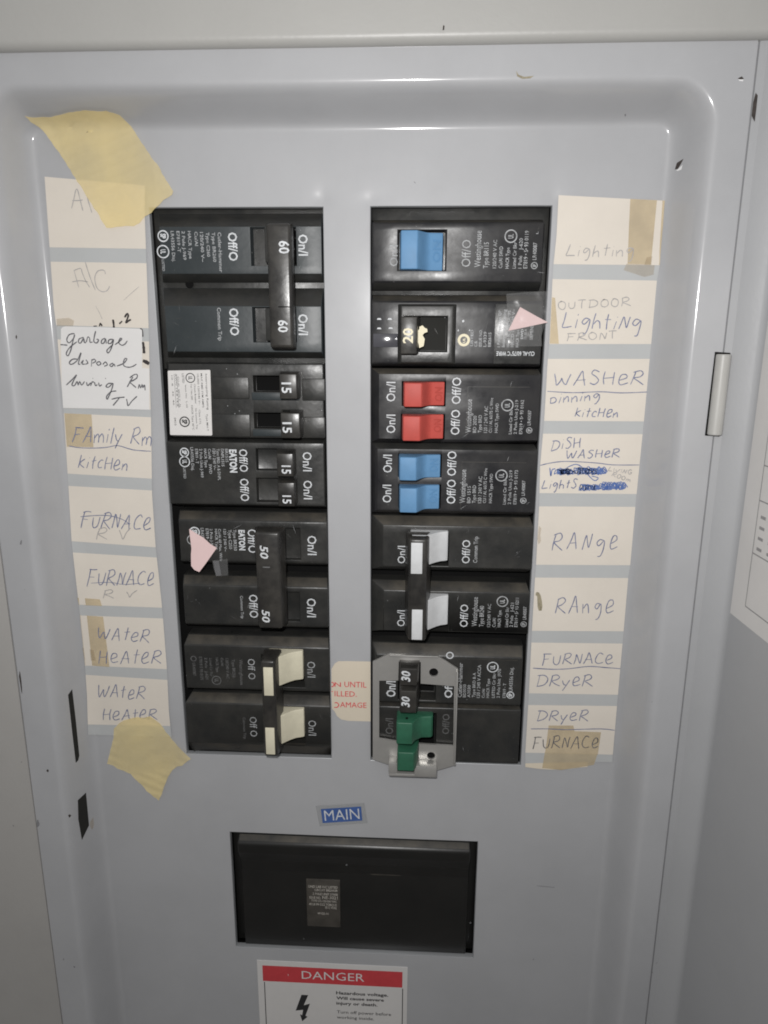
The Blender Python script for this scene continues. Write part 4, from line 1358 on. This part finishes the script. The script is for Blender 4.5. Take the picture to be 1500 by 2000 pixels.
o = at(200, 1437, 0)
ls = thing('directory_strip', 'cream paper circuit list with A/C, furnace and water heater entries, left of the breakers', 'paper strip', (o.x, -.4, o.z), 'handwritten circuit lists')
mb = MB()
strip_patch(mb, LEFT_L, LEFT_R, 345, 1435, 362, 1440, left_y, 'band', 0, 12, 120)
part(mb, 'paper_backing', ls)
fields = []
def field(root, LT, RT, y, fn, label, m='paper', rag=None):
    f_ = MB()
    strip_patch(f_, LT, RT, *y, fn, m, 0.05, 10, rag=rag)
    fields.append((f_, root, label))
    return f_
f1 = field(ls, LEFT_L, LEFT_R, (345, 483, 362, 486), left_y, 'top field, A/C half hidden by tape')
for st in [[(470, 930), (490, 850), (505, 780), (520, 775), (540, 850), (565, 950)], [(475, 865), (550, 862), (560, 855)], [(600, 830), (620, 900), (640, 965)]]:
    stroke(f1, pz(zA, st), left_y, .26, 'pencil', .2)
f2 = field(ls, LEFT_L, LEFT_R, (511, 635, 514, 641), left_y, 'field with A/C in pencil')
for st in [[(490, 1445), (505, 1500), (530, 1590)], [(490, 1450), (545, 1432), (560, 1470), (590, 1540), (622, 1590)], [(475, 1545), (540, 1535), (610, 1545)], [(585, 1380), (610, 1460), (640, 1545), (670, 1615)],
           [(755, 1480), (740, 1448), (690, 1455), (665, 1510), (680, 1590), (720, 1625), (765, 1620), (790, 1580)]]:
    stroke(f2, pz(zA, st), left_y, .26, 'pencil', .2)
stroke(f2, pz(zA, [(905, 1700), (960, 1650), (1035, 1585)]), left_y, .14, 'pencil', .2)
stroke(f2, pz(zB, [(560, 90), (600, 160), (630, 230)]), left_y, .14, 'pencil', .2)
for st, w_ in (([(540, 300), (575, 298)], .5), ([(600, 300), (612, 272), (628, 300)], .5), ([(740, 232), (746, 270), (750, 318)], .7), ([(805, 276), (835, 248)], .7),
               ([(860, 210), (885, 172), (898, 190), (882, 240), (872, 265), (900, 245), (925, 232)], .6)):
    stroke(f2, pz(zB, st), left_y, w_, 'marker', .2)
blob(f2, pz(zB, [(160, 225), (290, 215), (340, 245), (330, 300), (165, 300)]), left_y, .09, 'stain_brown')
f3 = field(ls, LEFT_L, LEFT_R, (663, 797, 667, 800), left_y, 'field mostly covered by a white sticker', 'paper')
f4 = field(ls, LEFT_L, LEFT_R, (807, 925, 815, 935), left_y, 'field reading Family Rm and kitchen')
blob(f4, pz(zB, [(240, 1195), (520, 1208), (540, 1545), (265, 1540)]), left_y, .08, 'stain')
write(f4, 'FAmily Rm', zB(325, 1490), zB(1128, 1522), 31, left_y, PENW, 'pen_blue')
stroke(f4, pz(zB, [(285, 1530), (400, 1550), (560, 1553), (680, 1545), (790, 1528), (950, 1572), (1130, 1586)]), left_y, .3, 'pen_blue', .2)
write(f4, 'kitcHen', zB(382, 1755), zB(880, 1785), 25, left_y, PENW, 'pen_blue')
f5 = field(ls, LEFT_L, LEFT_R, (949, 1057, 958, 1069), left_y, 'field reading FURNACE RV, FURNACE struck through')
write(f5, 'FURNACe', zC(152, 250), zC(578, 275), 31, left_y, PENW, 'pen_blue')
stroke(f5, pz(zC, [(150, 188), (250, 180), (330, 182), (410, 205), (455, 235)]), left_y, .28, 'pen_blue', .2)
write(f5, 'R V', zC(248, 330), zC(448, 325), 23, left_y, .3, 'pencil')
f6 = field(ls, LEFT_L, LEFT_R, (1079, 1181, 1089, 1187), left_y, 'field reading FURNACE RV, not struck through')
write(f6, 'FURNACe', zC(192, 612), zC(600, 615), 30, left_y, PENW, 'pen_blue')
stroke(f6, pz(zC, [(215, 600), (330, 595), (420, 608), (520, 600)]), left_y, .22, 'pen_blue', .2)
write(f6, 'R V', zC(288, 692), zC(490, 690), 16, left_y, .3, 'pencil')
blob(f6, pz(zC, [(130, 690), (270, 700), (283, 742), (140, 735)]), left_y, .08, 'stain')
f7 = field(ls, LEFT_L, LEFT_R, (1202, 1300, 1208, 1307), left_y, 'upper WATER HEATER field')
blob(f7, pz(zC, [(148, 798), (290, 808), (330, 1120), (178, 1108)]), left_y, .08, 'stain')
blob(f7, pz(zC, [(160, 1000), (230, 1015), (245, 1080), (175, 1080)]), left_y, .12, 'stain_brown')
write(f7, 'WAteR', zC(252, 945), zC(572, 970), 24, left_y, PENW, 'pen_blue')
write(f7, 'HeAteR', zC(262, 1095), zC(645, 1097), 26, left_y, PENW, 'pen_blue')
f8 = field(ls, LEFT_L, LEFT_R, (1318, 1415, 1328, 1418), left_y, 'lower WATER HEATER field')
write(f8, 'WAteR', zC(252, 1310), zC(545, 1318), 24, left_y, PENW, 'pen_blue')
write(f8, 'HeAteR', zC(288, 1452), zC(622, 1442), 21, left_y, PENW, 'pen_blue')

o = at(1110, 1500, 0)
rs = thing('directory_strip', 'cream paper circuit list with washer, range and dryer entries, right of the breakers', 'paper strip', (o.x, -.4, o.z), 'handwritten circuit lists')
mb = MB()
strip_patch(mb, RIGHT_L, RIGHT_R, 381, 1496, 392, 1498, right_y, 'band', 0, 14, 120, rag=lambda s: -6 * math.sin(s * 9) * (s > .45) + 4 * math.sin(s * 5) - 3 * s)
strip_patch(mb, RIGHT_L, [(1148, 1490), (1147, 1510)], 1491, 1498, 1488, 1501, right_y, 'paper_warm', .05, 8, 2, rag=lambda s: 4 * math.sin(s * 4))
blob(mb, pz(zF, [(320, 1250), (835, 1265), (800, 1370), (620, 1400), (480, 1420), (295, 1400)]), right_y, .09, 'stain')
blob(mb, pz(zD, [(905, 645), (1150, 655), (1140, 740), (1060, 760), (880, 700)]), right_y, .09, 'stain_brown')
part(mb, 'paper_backing', rs)
g1 = field(rs, RIGHT_L, RIGHT_R, (381, 516, 392, 518), right_y, 'top field reading Lighting, tape stain on its corner')
blob(g1, pz(zD, [(938, 82), (1238, 96), (1222, 320), (1200, 560), (1194, 655), (915, 645), (925, 350)]), right_y, .08, 'stain')
blob(g1, pz(zD, [(1080, 590), (1130, 580), (1120, 655), (1060, 655)]), right_y, .12, 'stain_brown')
write(g1, 'Lighting', zD(382, 580), zD(965, 585), 23, right_y, .3, 'pencil')
g2 = field(rs, RIGHT_L, RIGHT_R, (545, 672, 548, 672), right_y, 'field reading OUTDOOR Lighting FRONT')
blob(g2, pz(zD, [(258, 935), (285, 940), (318, 1340), (238, 1338)]), right_y, .08, 'stain')
write(g2, 'OUTDOOR', zD(315, 1045), zD(938, 1008), 16, right_y, .28, 'pencil', slant=.0)
write(g2, 'LightiNg', zD(345, 1202), zD(1025, 1218), 29, right_y, PENW, 'pen_blue')
write(g2, 'FRONT', zD(392, 1318), zD(822, 1296), 14, right_y, .28, 'pencil', slant=.0)
g3 = field(rs, RIGHT_L, RIGHT_R, (701, 822, 701, 823), right_y, 'field reading WASHER over dinning kitchen')
write(g3, 'WASHeR', zD(272, 1700), zD(1050, 1690), 26, right_y, PENW, 'pen_blue')
stroke(g3, pz(zD, [(218, 1752), (440, 1764), (680, 1756), (860, 1766), (1085, 1758)]), right_y, .3, 'pen_blue', .2)
write(g3, 'dinning', zD(235, 1858), zD(668, 1830), 19, right_y, PENW, 'pen_blue', slant=.25)
write(g3, 'kitcHen', zD(455, 1975), zD(825, 1978), 18, right_y, PENW, 'pen_blue', slant=.25)
g4 = field(rs, RIGHT_L, RIGHT_R, (847, 963, 848, 965), right_y, 'field reading DISH WASHER over scribbled lines')
write(g4, 'DiSH', zE(302, 318), zE(560, 290), 21, right_y, PENW, 'pen_blue', slant=.2)
write(g4, 'WASHeR', zE(432, 392), zE(905, 380), 17, right_y, PENW, 'pen_blue', slant=.2)
stroke(g4, pz(zE, [(205, 450), (300, 428), (440, 414), (700, 428), (850, 445), (1084, 446)]), right_y, .32, 'pen_blue', .2)
def scribble(f_, x0, x1, yc, h, n):
    pts = []
    for i in range(n):
        t = i / (n - 1)
        x = x0 + (x1 - x0) * t + 24 * math.cos(i * 2.1) + random.uniform(-9, 9)
        y = yc + h * math.sin(i * 2.1) * random.uniform(.55, 1.05)
        pts.append(zE(x, y))
    stroke(f_, pts, right_y, .30, 'pen_ink', .2)
scribble(g4, 360, 480, 505, 34, 42)
scribble(g4, 520, 780, 500, 42, 64)
scribble(g4, 330, 780, 512, 28, 26)
stroke(g4, pz(zE, [(290, 470), (300, 545), (310, 490), (340, 480)]), right_y, .36, 'pen_ink', .2)
stroke(g4, pz(zE, [(440, 470), (520, 440), (580, 470), (640, 545), (690, 585), (720, 560), (660, 545)]), right_y, .3, 'pen_ink', .2)
scribble(g4, 560, 720, 645, 34, 36)
scribble(g4, 740, 960, 635, 42, 58)
scribble(g4, 560, 960, 650, 24, 24)
write(g4, 'LightS', zE(222, 655), zE(520, 655), 17, right_y, PENW, 'pen_blue', slant=.2)
write(g4, 'LIVING', zE(808, 500), zE(1015, 528), 8, right_y, .26, 'pencil')
write(g4, 'ROOm', zE(838, 545), zE(1000, 598), 8, right_y, .26, 'pencil')
g5 = field(rs, RIGHT_L, RIGHT_R, (989, 1103, 990, 1104), right_y, 'upper RANGE field, small tan stain at its edge')
write(g5, 'RANgE'.replace('E', 'e'), zE(308, 1200), zE(885, 1195), 33, right_y, PENW, 'pen_blue', gap=.3)
blob(g5, pz(zE, [(195, 985), (215, 1010), (205, 1070), (212, 1120), (190, 1155), (180, 1100)]), right_y, .09, 'stain_brown')
g6 = field(rs, RIGHT_L, RIGHT_R, (1128, 1232, 1129, 1233), right_y, 'lower RANGE field, grey smear at its edge')
write(g6, 'RAnge', zE(338, 1772), zE(850, 1758), 32, right_y, PENW, 'pen_blue', gap=.25)
stroke(g6, pz(zE, [(165, 1590), (190, 1600), (200, 1660), (205, 1740)]), right_y, 1.5, 'chip_tan', .1)
g7 = field(rs, RIGHT_L, RIGHT_R, (1255, 1354, 1257, 1357), right_y, 'field reading FURNACE over DRYER')
write(g7, 'FURNACe', zF(300, 395), zF(980, 378), 22, right_y, PENW, 'pen_blue')
stroke(g7, pz(zF, [(205, 425), (400, 436), (560, 430), (750, 408), (900, 418), (1058, 430)]), right_y, .34, 'pen_blue', .2)
write(g7, 'DRyeR', zF(238, 605), zF(780, 605), 22, right_y, PENW, 'pen_blue')
g8 = field(rs, RIGHT_L, RIGHT_R, (1377, 1470, 1379, 1474), right_y, 'bottom field reading DRYER over FURNACE')
blob(g8, pz(zF, [(358, 985), (600, 985), (610, 1040), (870, 1050), (838, 1268), (322, 1252), (340, 1120)]), right_y, .08, 'stain')
write(g8, 'DRyeR', zF(245, 938), zF(738, 940), 20, right_y, PENW, 'pen_blue')
stroke(g8, pz(zF, [(185, 1018), (360, 1018), (540, 1026), (860, 1018), (1003, 1032)]), right_y, .32, 'pen_blue', .2)
write(g8, 'FURNACe', zF(202, 1212), zF(838, 1205), 23, right_y, PENW, 'pen_black')
for f_, root, label in fields:
    part(f_, 'entry_field', root, label)

# white sticker over the left strip
def note_y(x, z):
    return left_y(x, z) - 0.22
def torn(pts, step=7.0, jit=0.9, seed=3):
    rnd = random.Random(seed)
    out = []
    n = len(pts)
    for i in range(n):
        a, b = pts[i], pts[(i + 1) % n]
        L = math.hypot(b[0] - a[0], b[1] - a[1])
        k = max(1, int(L / step))
        nx, ny = -(b[1] - a[1]) / (L or 1), (b[0] - a[0]) / (L or 1)
        for j in range(k):
            t = j / k
            d = rnd.uniform(-jit, jit)
            out.append((a[0] + (b[0] - a[0]) * t + nx * d, a[1] + (b[1] - a[1]) * t + ny * d))
    return out
def center_mm(mb):
    n = len(mb.v)
    return tuple(sum(p[k] for p in mb.v) / n for k in range(3))
mb = draped(pz(zB, [(205, 330), (222, 310), (250, 302), (640, 312), (1025, 328), (1040, 342), (1040, 728), (1114, 738), (1116, 1160), (660, 1148), (228, 1140), (212, 900), (205, 730), (232, 735), (205, 500)][:12] + pz(Z(0, 0, 1), [(205, 500)])), note_y, 'note', 2)
W = 0.40
for st in [[(345, 375), (290, 388), (265, 440), (290, 472), (335, 425), (345, 385), (325, 470), (305, 550), (278, 605), (260, 580), (295, 520), (370, 460)],
           [(440, 415), (395, 430), (385, 465), (410, 472), (438, 425), (445, 466), (462, 468)], [(465, 465), (482, 412), (500, 425), (505, 465), (530, 462)],
           [(562, 350), (548, 410), (545, 460), (575, 472), (592, 440), (570, 435)], [(660, 425), (628, 440), (620, 475), (648, 472), (664, 430), (672, 480)],
           [(742, 435), (702, 440), (690, 475), (720, 475), (745, 438), (735, 490), (712, 550), (688, 575), (680, 545), (740, 490)],
           [(760, 490), (800, 462), (832, 430), (812, 428), (800, 470), (830, 496), (862, 485), (888, 450)], [(200, 490), (235, 492), (272, 496)],
           [(380, 640), (325, 640), (290, 678), (318, 692), (370, 655), (398, 600), (412, 575), (395, 640), (385, 690), (405, 690)], [(410, 680), (436, 650), (422, 688), (452, 690)],
           [(462, 645), (482, 678), (456, 692)], [(522, 640), (518, 715)], [(520, 652), (548, 640), (562, 662), (528, 682)], [(600, 662), (572, 680), (590, 702), (616, 685), (600, 662)],
           [(636, 695), (662, 668), (682, 698), (650, 712)], [(742, 680), (706, 698), (728, 716), (750, 690), (762, 716)], [(780, 710), (850, 682), (884, 636), (858, 640), (848, 700), (890, 722), (940, 715), (982, 690)],
           [(260, 905), (320, 850), (366, 800), (340, 850), (318, 905), (345, 910), (372, 868), (382, 906), (398, 870), (418, 906), (448, 868)], [(468, 875), (480, 912), (512, 880)], [(535, 833), (533, 841)],
           [(510, 915), (526, 875), (550, 880), (560, 912), (580, 900)], [(592, 880), (602, 916), (625, 900)], [(665, 833), (662, 842)],
           [(735, 888), (692, 890), (668, 920), (698, 926), (740, 886), (730, 940), (705, 1005), (680, 1052), (676, 1020), (720, 975), (775, 966)],
           [(945, 822), (920, 865), (886, 926)], [(912, 832), (955, 800), (988, 798), (985, 832), (940, 862), (912, 872), (940, 900), (978, 932)], [(1000, 942), (1012, 900), (1024, 936), (1040, 900), (1046, 932), (1064, 905), (1071, 960)],
           [(725, 1052), (790, 1036), (860, 1030)], [(805, 1038), (775, 1075), (740, 1116)], [(880, 1048), (888, 1090), (897, 1118), (935, 1070), (988, 1020)]]:
    stroke(mb, pz(zB, st), note_y, W, 'pen_black', .12)
for st, w_ in (([(1018, 324), (1040, 335), (1046, 370), (1047, 410)], .35), ([(1048, 462), (1056, 520), (1060, 580)], .95), ([(1047, 655), (1080, 668), (1112, 688)], 1.3)):
    stroke(mb, pz(zB, st), note_y, w_, 'marker', .08)
c = center_mm(mb)
tag(mb.build('note_sticker', None, c), 'white sticker with cursive garbage disposal, living Rm, TV', 'sticker')

# ------------------------------------------------------------------ masking tape
def tape1_y(x, z):
    base = min(cover_y(x, z), left_y(x, z)) - .25
    t = max(0.0, min(1.0, (z - 12) / 18))
    return base - 0.35 - 0.9 * t + .10 * math.sin(x * .21 + z * .15) + .16 * math.sin(x * .9 + z * .55) * max(0, math.sin(x * .13 - z * .21)) + .08 * math.sin(z * 1.7 - x * .6)
T1 = pz(zA, [(75, 158), (140, 170), (200, 166), (265, 170), (330, 158), (380, 148), (420, 130), (510, 118), (600, 108), (690, 116), (760, 116), (820, 130), (870, 150), (905, 185), (940, 210), (970, 245), (1000, 285), (1040, 350), (1080, 410), (1140, 500),
             (1200, 582), (1260, 690), (1320, 785), (1312, 815), (1280, 838), (1240, 860), (1205, 905), (1170, 930), (1140, 970), (1085, 1002), (1040, 1050), (990, 1082), (920, 1080), (850, 1086), (800, 1092), (760, 1094), (700, 990),
             (640, 900), (580, 800), (520, 705), (460, 610), (400, 520), (350, 440), (300, 372), (260, 310), (230, 278), (180, 235), (130, 205)])
mb = draped(torn(T1), tape1_y, 'tape', 3)
c = at(*zA(610, 278), 0)
blob(mb, pz(zA, [(592, 298), (612, 278), (628, 270), (610, 290)]), tape1_y, .05, 'chip')
blob(mb, pz(zA, [(612, 290), (632, 268), (648, 275), (645, 292)]), tape1_y, .05, 'ink_cream')
tag(mb.build('masking_tape', None, center_mm(mb)), 'large yellowed masking tape over the top of the left strip', 'tape', 'masking tape pieces')
def tape2_y(x, z):
    return left_y(x, z) - .35 + .1 * math.sin(x * .3) + .14 * math.sin(x * .5 - z * .9) * max(0, math.sin(x * .17 + z * .2)) + .07 * math.sin(z * 1.6 + x * .7) - max(0, min(1, (-207 - z) / 12)) * .4
T2 = pz(zC, [(418, 1452), (455, 1440), (500, 1430), (545, 1436), (580, 1428), (612, 1445), (640, 1470), (680, 1520), (720, 1570), (770, 1630), (805, 1660), (835, 1690), (780, 1730), (750, 1738), (720, 1760), (690, 1800), (680, 1840), (665, 1870), (655, 1910),
             (635, 1950), (600, 1922), (560, 1890), (510, 1832), (460, 1785), (420, 1765), (380, 1750), (350, 1730), (315, 1720), (328, 1665), (340, 1610), (352, 1560), (355, 1500), (390, 1470)])
mb = draped(torn(T2), tape2_y, 'tape', 3)
tag(mb.build('masking_tape', None, center_mm(mb)), 'pointed torn masking tape at the foot of the left strip', 'tape', 'masking tape pieces')

# ------------------------------------------------------------------ pink scraps and clear tape
def prism_sheet(pts, y, th, m):
    mb = MB()
    n = len(pts)
    ps = [at(px, py, y) for px, py in pts]
    v = [(p.x, y, p.z) for p in ps] + [(p.x, y + th, p.z) for p in ps]
    mb.add(v, [tuple(range(n)), tuple(range(2 * n - 1, n - 1, -1))] + [(i, n + i, n + (i + 1) % n, (i + 1) % n) for i in range(n)], m)
    return mb
mb = prism_sheet(pz(z3, [(248, 222), (300, 256), (360, 290), (420, 345), (472, 376), (420, 450), (370, 520), (330, 572), (290, 555), (264, 522), (262, 430), (266, 380), (256, 300)]), FY - .5, .2, 'pink')
tag(mb.build('paper_scrap', None, center_mm(mb)), 'pink paper scrap stuck on the breaker with slanted 50s', 'paper scrap', 'pink paper pointers')
mb = prism_sheet(pz(z5, [(1185, 824), (1285, 880), (1388, 936), (1250, 966), (1098, 998), (1140, 910)]), FY - .9, .2, 'pink')
tag(mb.build('paper_scrap', None, center_mm(mb)), 'pink paper triangle under clear tape, pointing at outdoor lighting', 'paper scrap', 'pink paper pointers')
def wrinkle(y0, a):
    return lambda x, z: y0 + a * math.sin(x * .8 + z * .35) + a * .6 * math.sin(z * 1.1 - x * .4)
mb = draped(pz(z5, [(1084, 728), (1200, 716), (1386, 708), (1378, 900), (1340, 1040), (1345, 1110), (1240, 1112), (1100, 1112), (1094, 1000), (1090, 900)]), wrinkle(FY - 1.25, .14), 'clear', 3)
tag(mb.build('clear_tape', None, center_mm(mb)), 'wrinkled clear tape over the pink triangle on the right', 'tape', 'clear tape pieces')
mb = draped(pz(z3, [(436, 478), (560, 466), (566, 600), (470, 606), (446, 540)]), wrinkle(FY - .35, .12), 'clear', 2)
blob(mb, pz(z3, [(442, 482), (488, 480), (510, 600), (466, 604)]), wrinkle(FY - .35, .12), .08, 'smudge_glint')  # grey patch paints the glint on the clear tape
tag(mb.build('clear_tape', None, center_mm(mb)), 'small clear tape scrap beside the pink scrap on the left', 'tape', 'clear tape pieces')

# ------------------------------------------------------------------ stickers on the cover
def sheet_from(z, pts, y, m):
    mb = MB()
    mb.poly([at_fn(*z(*p), lambda a, b_: cover_y(a, b_) + y) for p in pts], m)
    return mb
# cream sticker with red words between the columns, cut off on its left
zo = z8
mb = sheet_from(zo, [(62, 238), (85, 200), (110, 184), (170, 183), (334, 186), (334, 604), (180, 600), (130, 590), (100, 565), (85, 535), (66, 515), (62, 400)], -.12, 'paper_warm')
ty = -.16
lines(mb, zo, [(84, 128, 331, 362, 'N'), (152, 306, 328, 366, 'UNTIL'), (84, 238, 393, 430, 'ILLED.'), (122, 306, 471, 507, 'AMAGE')], ty - .05, 'N', 'red_ink', .0)
def arc_line(pts, w=.35):
    mb.ribbon([at(*zo(*p), ty - .05) for p in smooth_line(pts)], w, 'red_ink')
arc_line([(62, 331), (74, 335), (80, 346), (74, 358), (62, 362)])
arc_line([(62, 396), (72, 395)])
arc_line([(84, 474), (102, 474), (113, 489), (102, 505), (80, 505)])
stq = rect(zo, 62, 334, 184, 604, 0)
tag(mb.build('cut_sticker', None, center_mm(mb)), 'cut cream sticker with red words ON UNTIL and DAMAGE between the columns', 'sticker')

# MAIN
p = at(*zm(688, 114), 0)
mb = MB()
q = [at(*zm(*w_), -.25) for w_ in ((545, 66), (810, 50), (828, 160), (567, 178))]
mb.poly(q, 'main_clear')
bq = [at(*zm(*w_), -.33) for w_ in ((574, 84), (792, 70), (799, 146), (584, 160))]
mb.poly(bq, 'main_blue')
vs, fs = glyphs('MAIN', -.004)
x0, x1 = min(v_[0] for v_ in vs), max(v_[0] for v_ in vs)
tl, tr, bl_ = (at(*zm(*w_), -.4) for w_ in ((590, 92), (780, 81), (596, 148)))
ux, vx_ = (tr - tl), (tl - bl_)
mb.add([tuple(bl_ + ux * ((u - x0) / (x1 - x0)) + vx_ * (v_ / CAP)) for u, v_ in vs], fs, 'ink_white')
tag(mb.build('name_sticker', None, center_mm(mb)), 'blue sticker reading MAIN above the main breaker', 'sticker')

# danger label
zh = Z(480, 1850, .22667)
p0, p1 = at(*zh(97, 110), 0), at(*zh(1395, 170), 0)
DZ = (p0.z + p1.z) / 2
o = ((p0.x + p1.x) / 2, 0, DZ - 78)
ds = thing('danger_label', 'white danger label with red banner and lightning bolt, below the main breaker', 'label', o)
yb = lambda k: min(cover_y(p0.x, DZ - 10), cover_y(p1.x, DZ - 10)) - .25 - .05 * k
mb = MB()
mb.box(p0.x, p1.x, yb(0), yb(0) + .3, DZ - 78, DZ, 'white_label', .0)
bx0, bx1 = at(*zh(146, 200), 0).x, at(*zh(1350, 270), 0).x
bz1, bz0 = at(*zh(745, 180), 0).z, at(*zh(745, 314), 0).z
for x in (at(*zh(163, 310), 0).x, at(*zh(1352, 360), 0).x):
    mb.add([(x - .18, yb(1), DZ - 74), (x + .18, yb(1), DZ - 74), (x + .18, yb(1), bz0 - .5), (x - .18, yb(1), bz0 - .5)], [(0, 1, 2, 3)], 'ink_black')
lines(mb, zh, [(778, 1228, 391, 416, 'Hazardous voltage.'), (780, 1190, 435, 459, 'Will cause severe'), (780, 1135, 478, 502, 'injury or death.')], yb(1), 'N', 'ink_black', .025)
lines(mb, zh, [(785, 1252, 556, 581, 'Turn off power before'), (785, 1105, 598, 622, 'working inside.')], yb(1), 'N', 'ink_black', .004)
part(mb, 'backing', ds)
mb = MB()
mb.add([(bx0, yb(1), bz0), (bx1, yb(1), bz0), (bx1, yb(1), bz1), (bx0, yb(1), bz1)], [(0, 1, 2, 3)], 'red_band')
lines(mb, zh, [(482, 1020, 218, 284, 'DANGER')], yb(2), 'N', 'note', -.004)
pm = at(*zh(365, 238), yb(2))
mb.add([(pm.x - .12, yb(2), pm.z - .4), (pm.x + .15, yb(2), pm.z - .4), (pm.x + .1, yb(2), pm.z + .4), (pm.x - .1, yb(2), pm.z + .4)], [(0, 1, 2, 3)], 'note')
part(mb, 'banner', ds, 'red banner reading DANGER')
mb = MB()
mb.poly([at(*zh(*w_), yb(1)) for w_ in ((480, 410), (430, 546), (494, 540), (486, 586), (467, 578), (487, 638), (532, 600), (515, 590), (553, 487), (500, 500), (538, 413))], 'ink_black')
part(mb, 'lightning_symbol', ds)
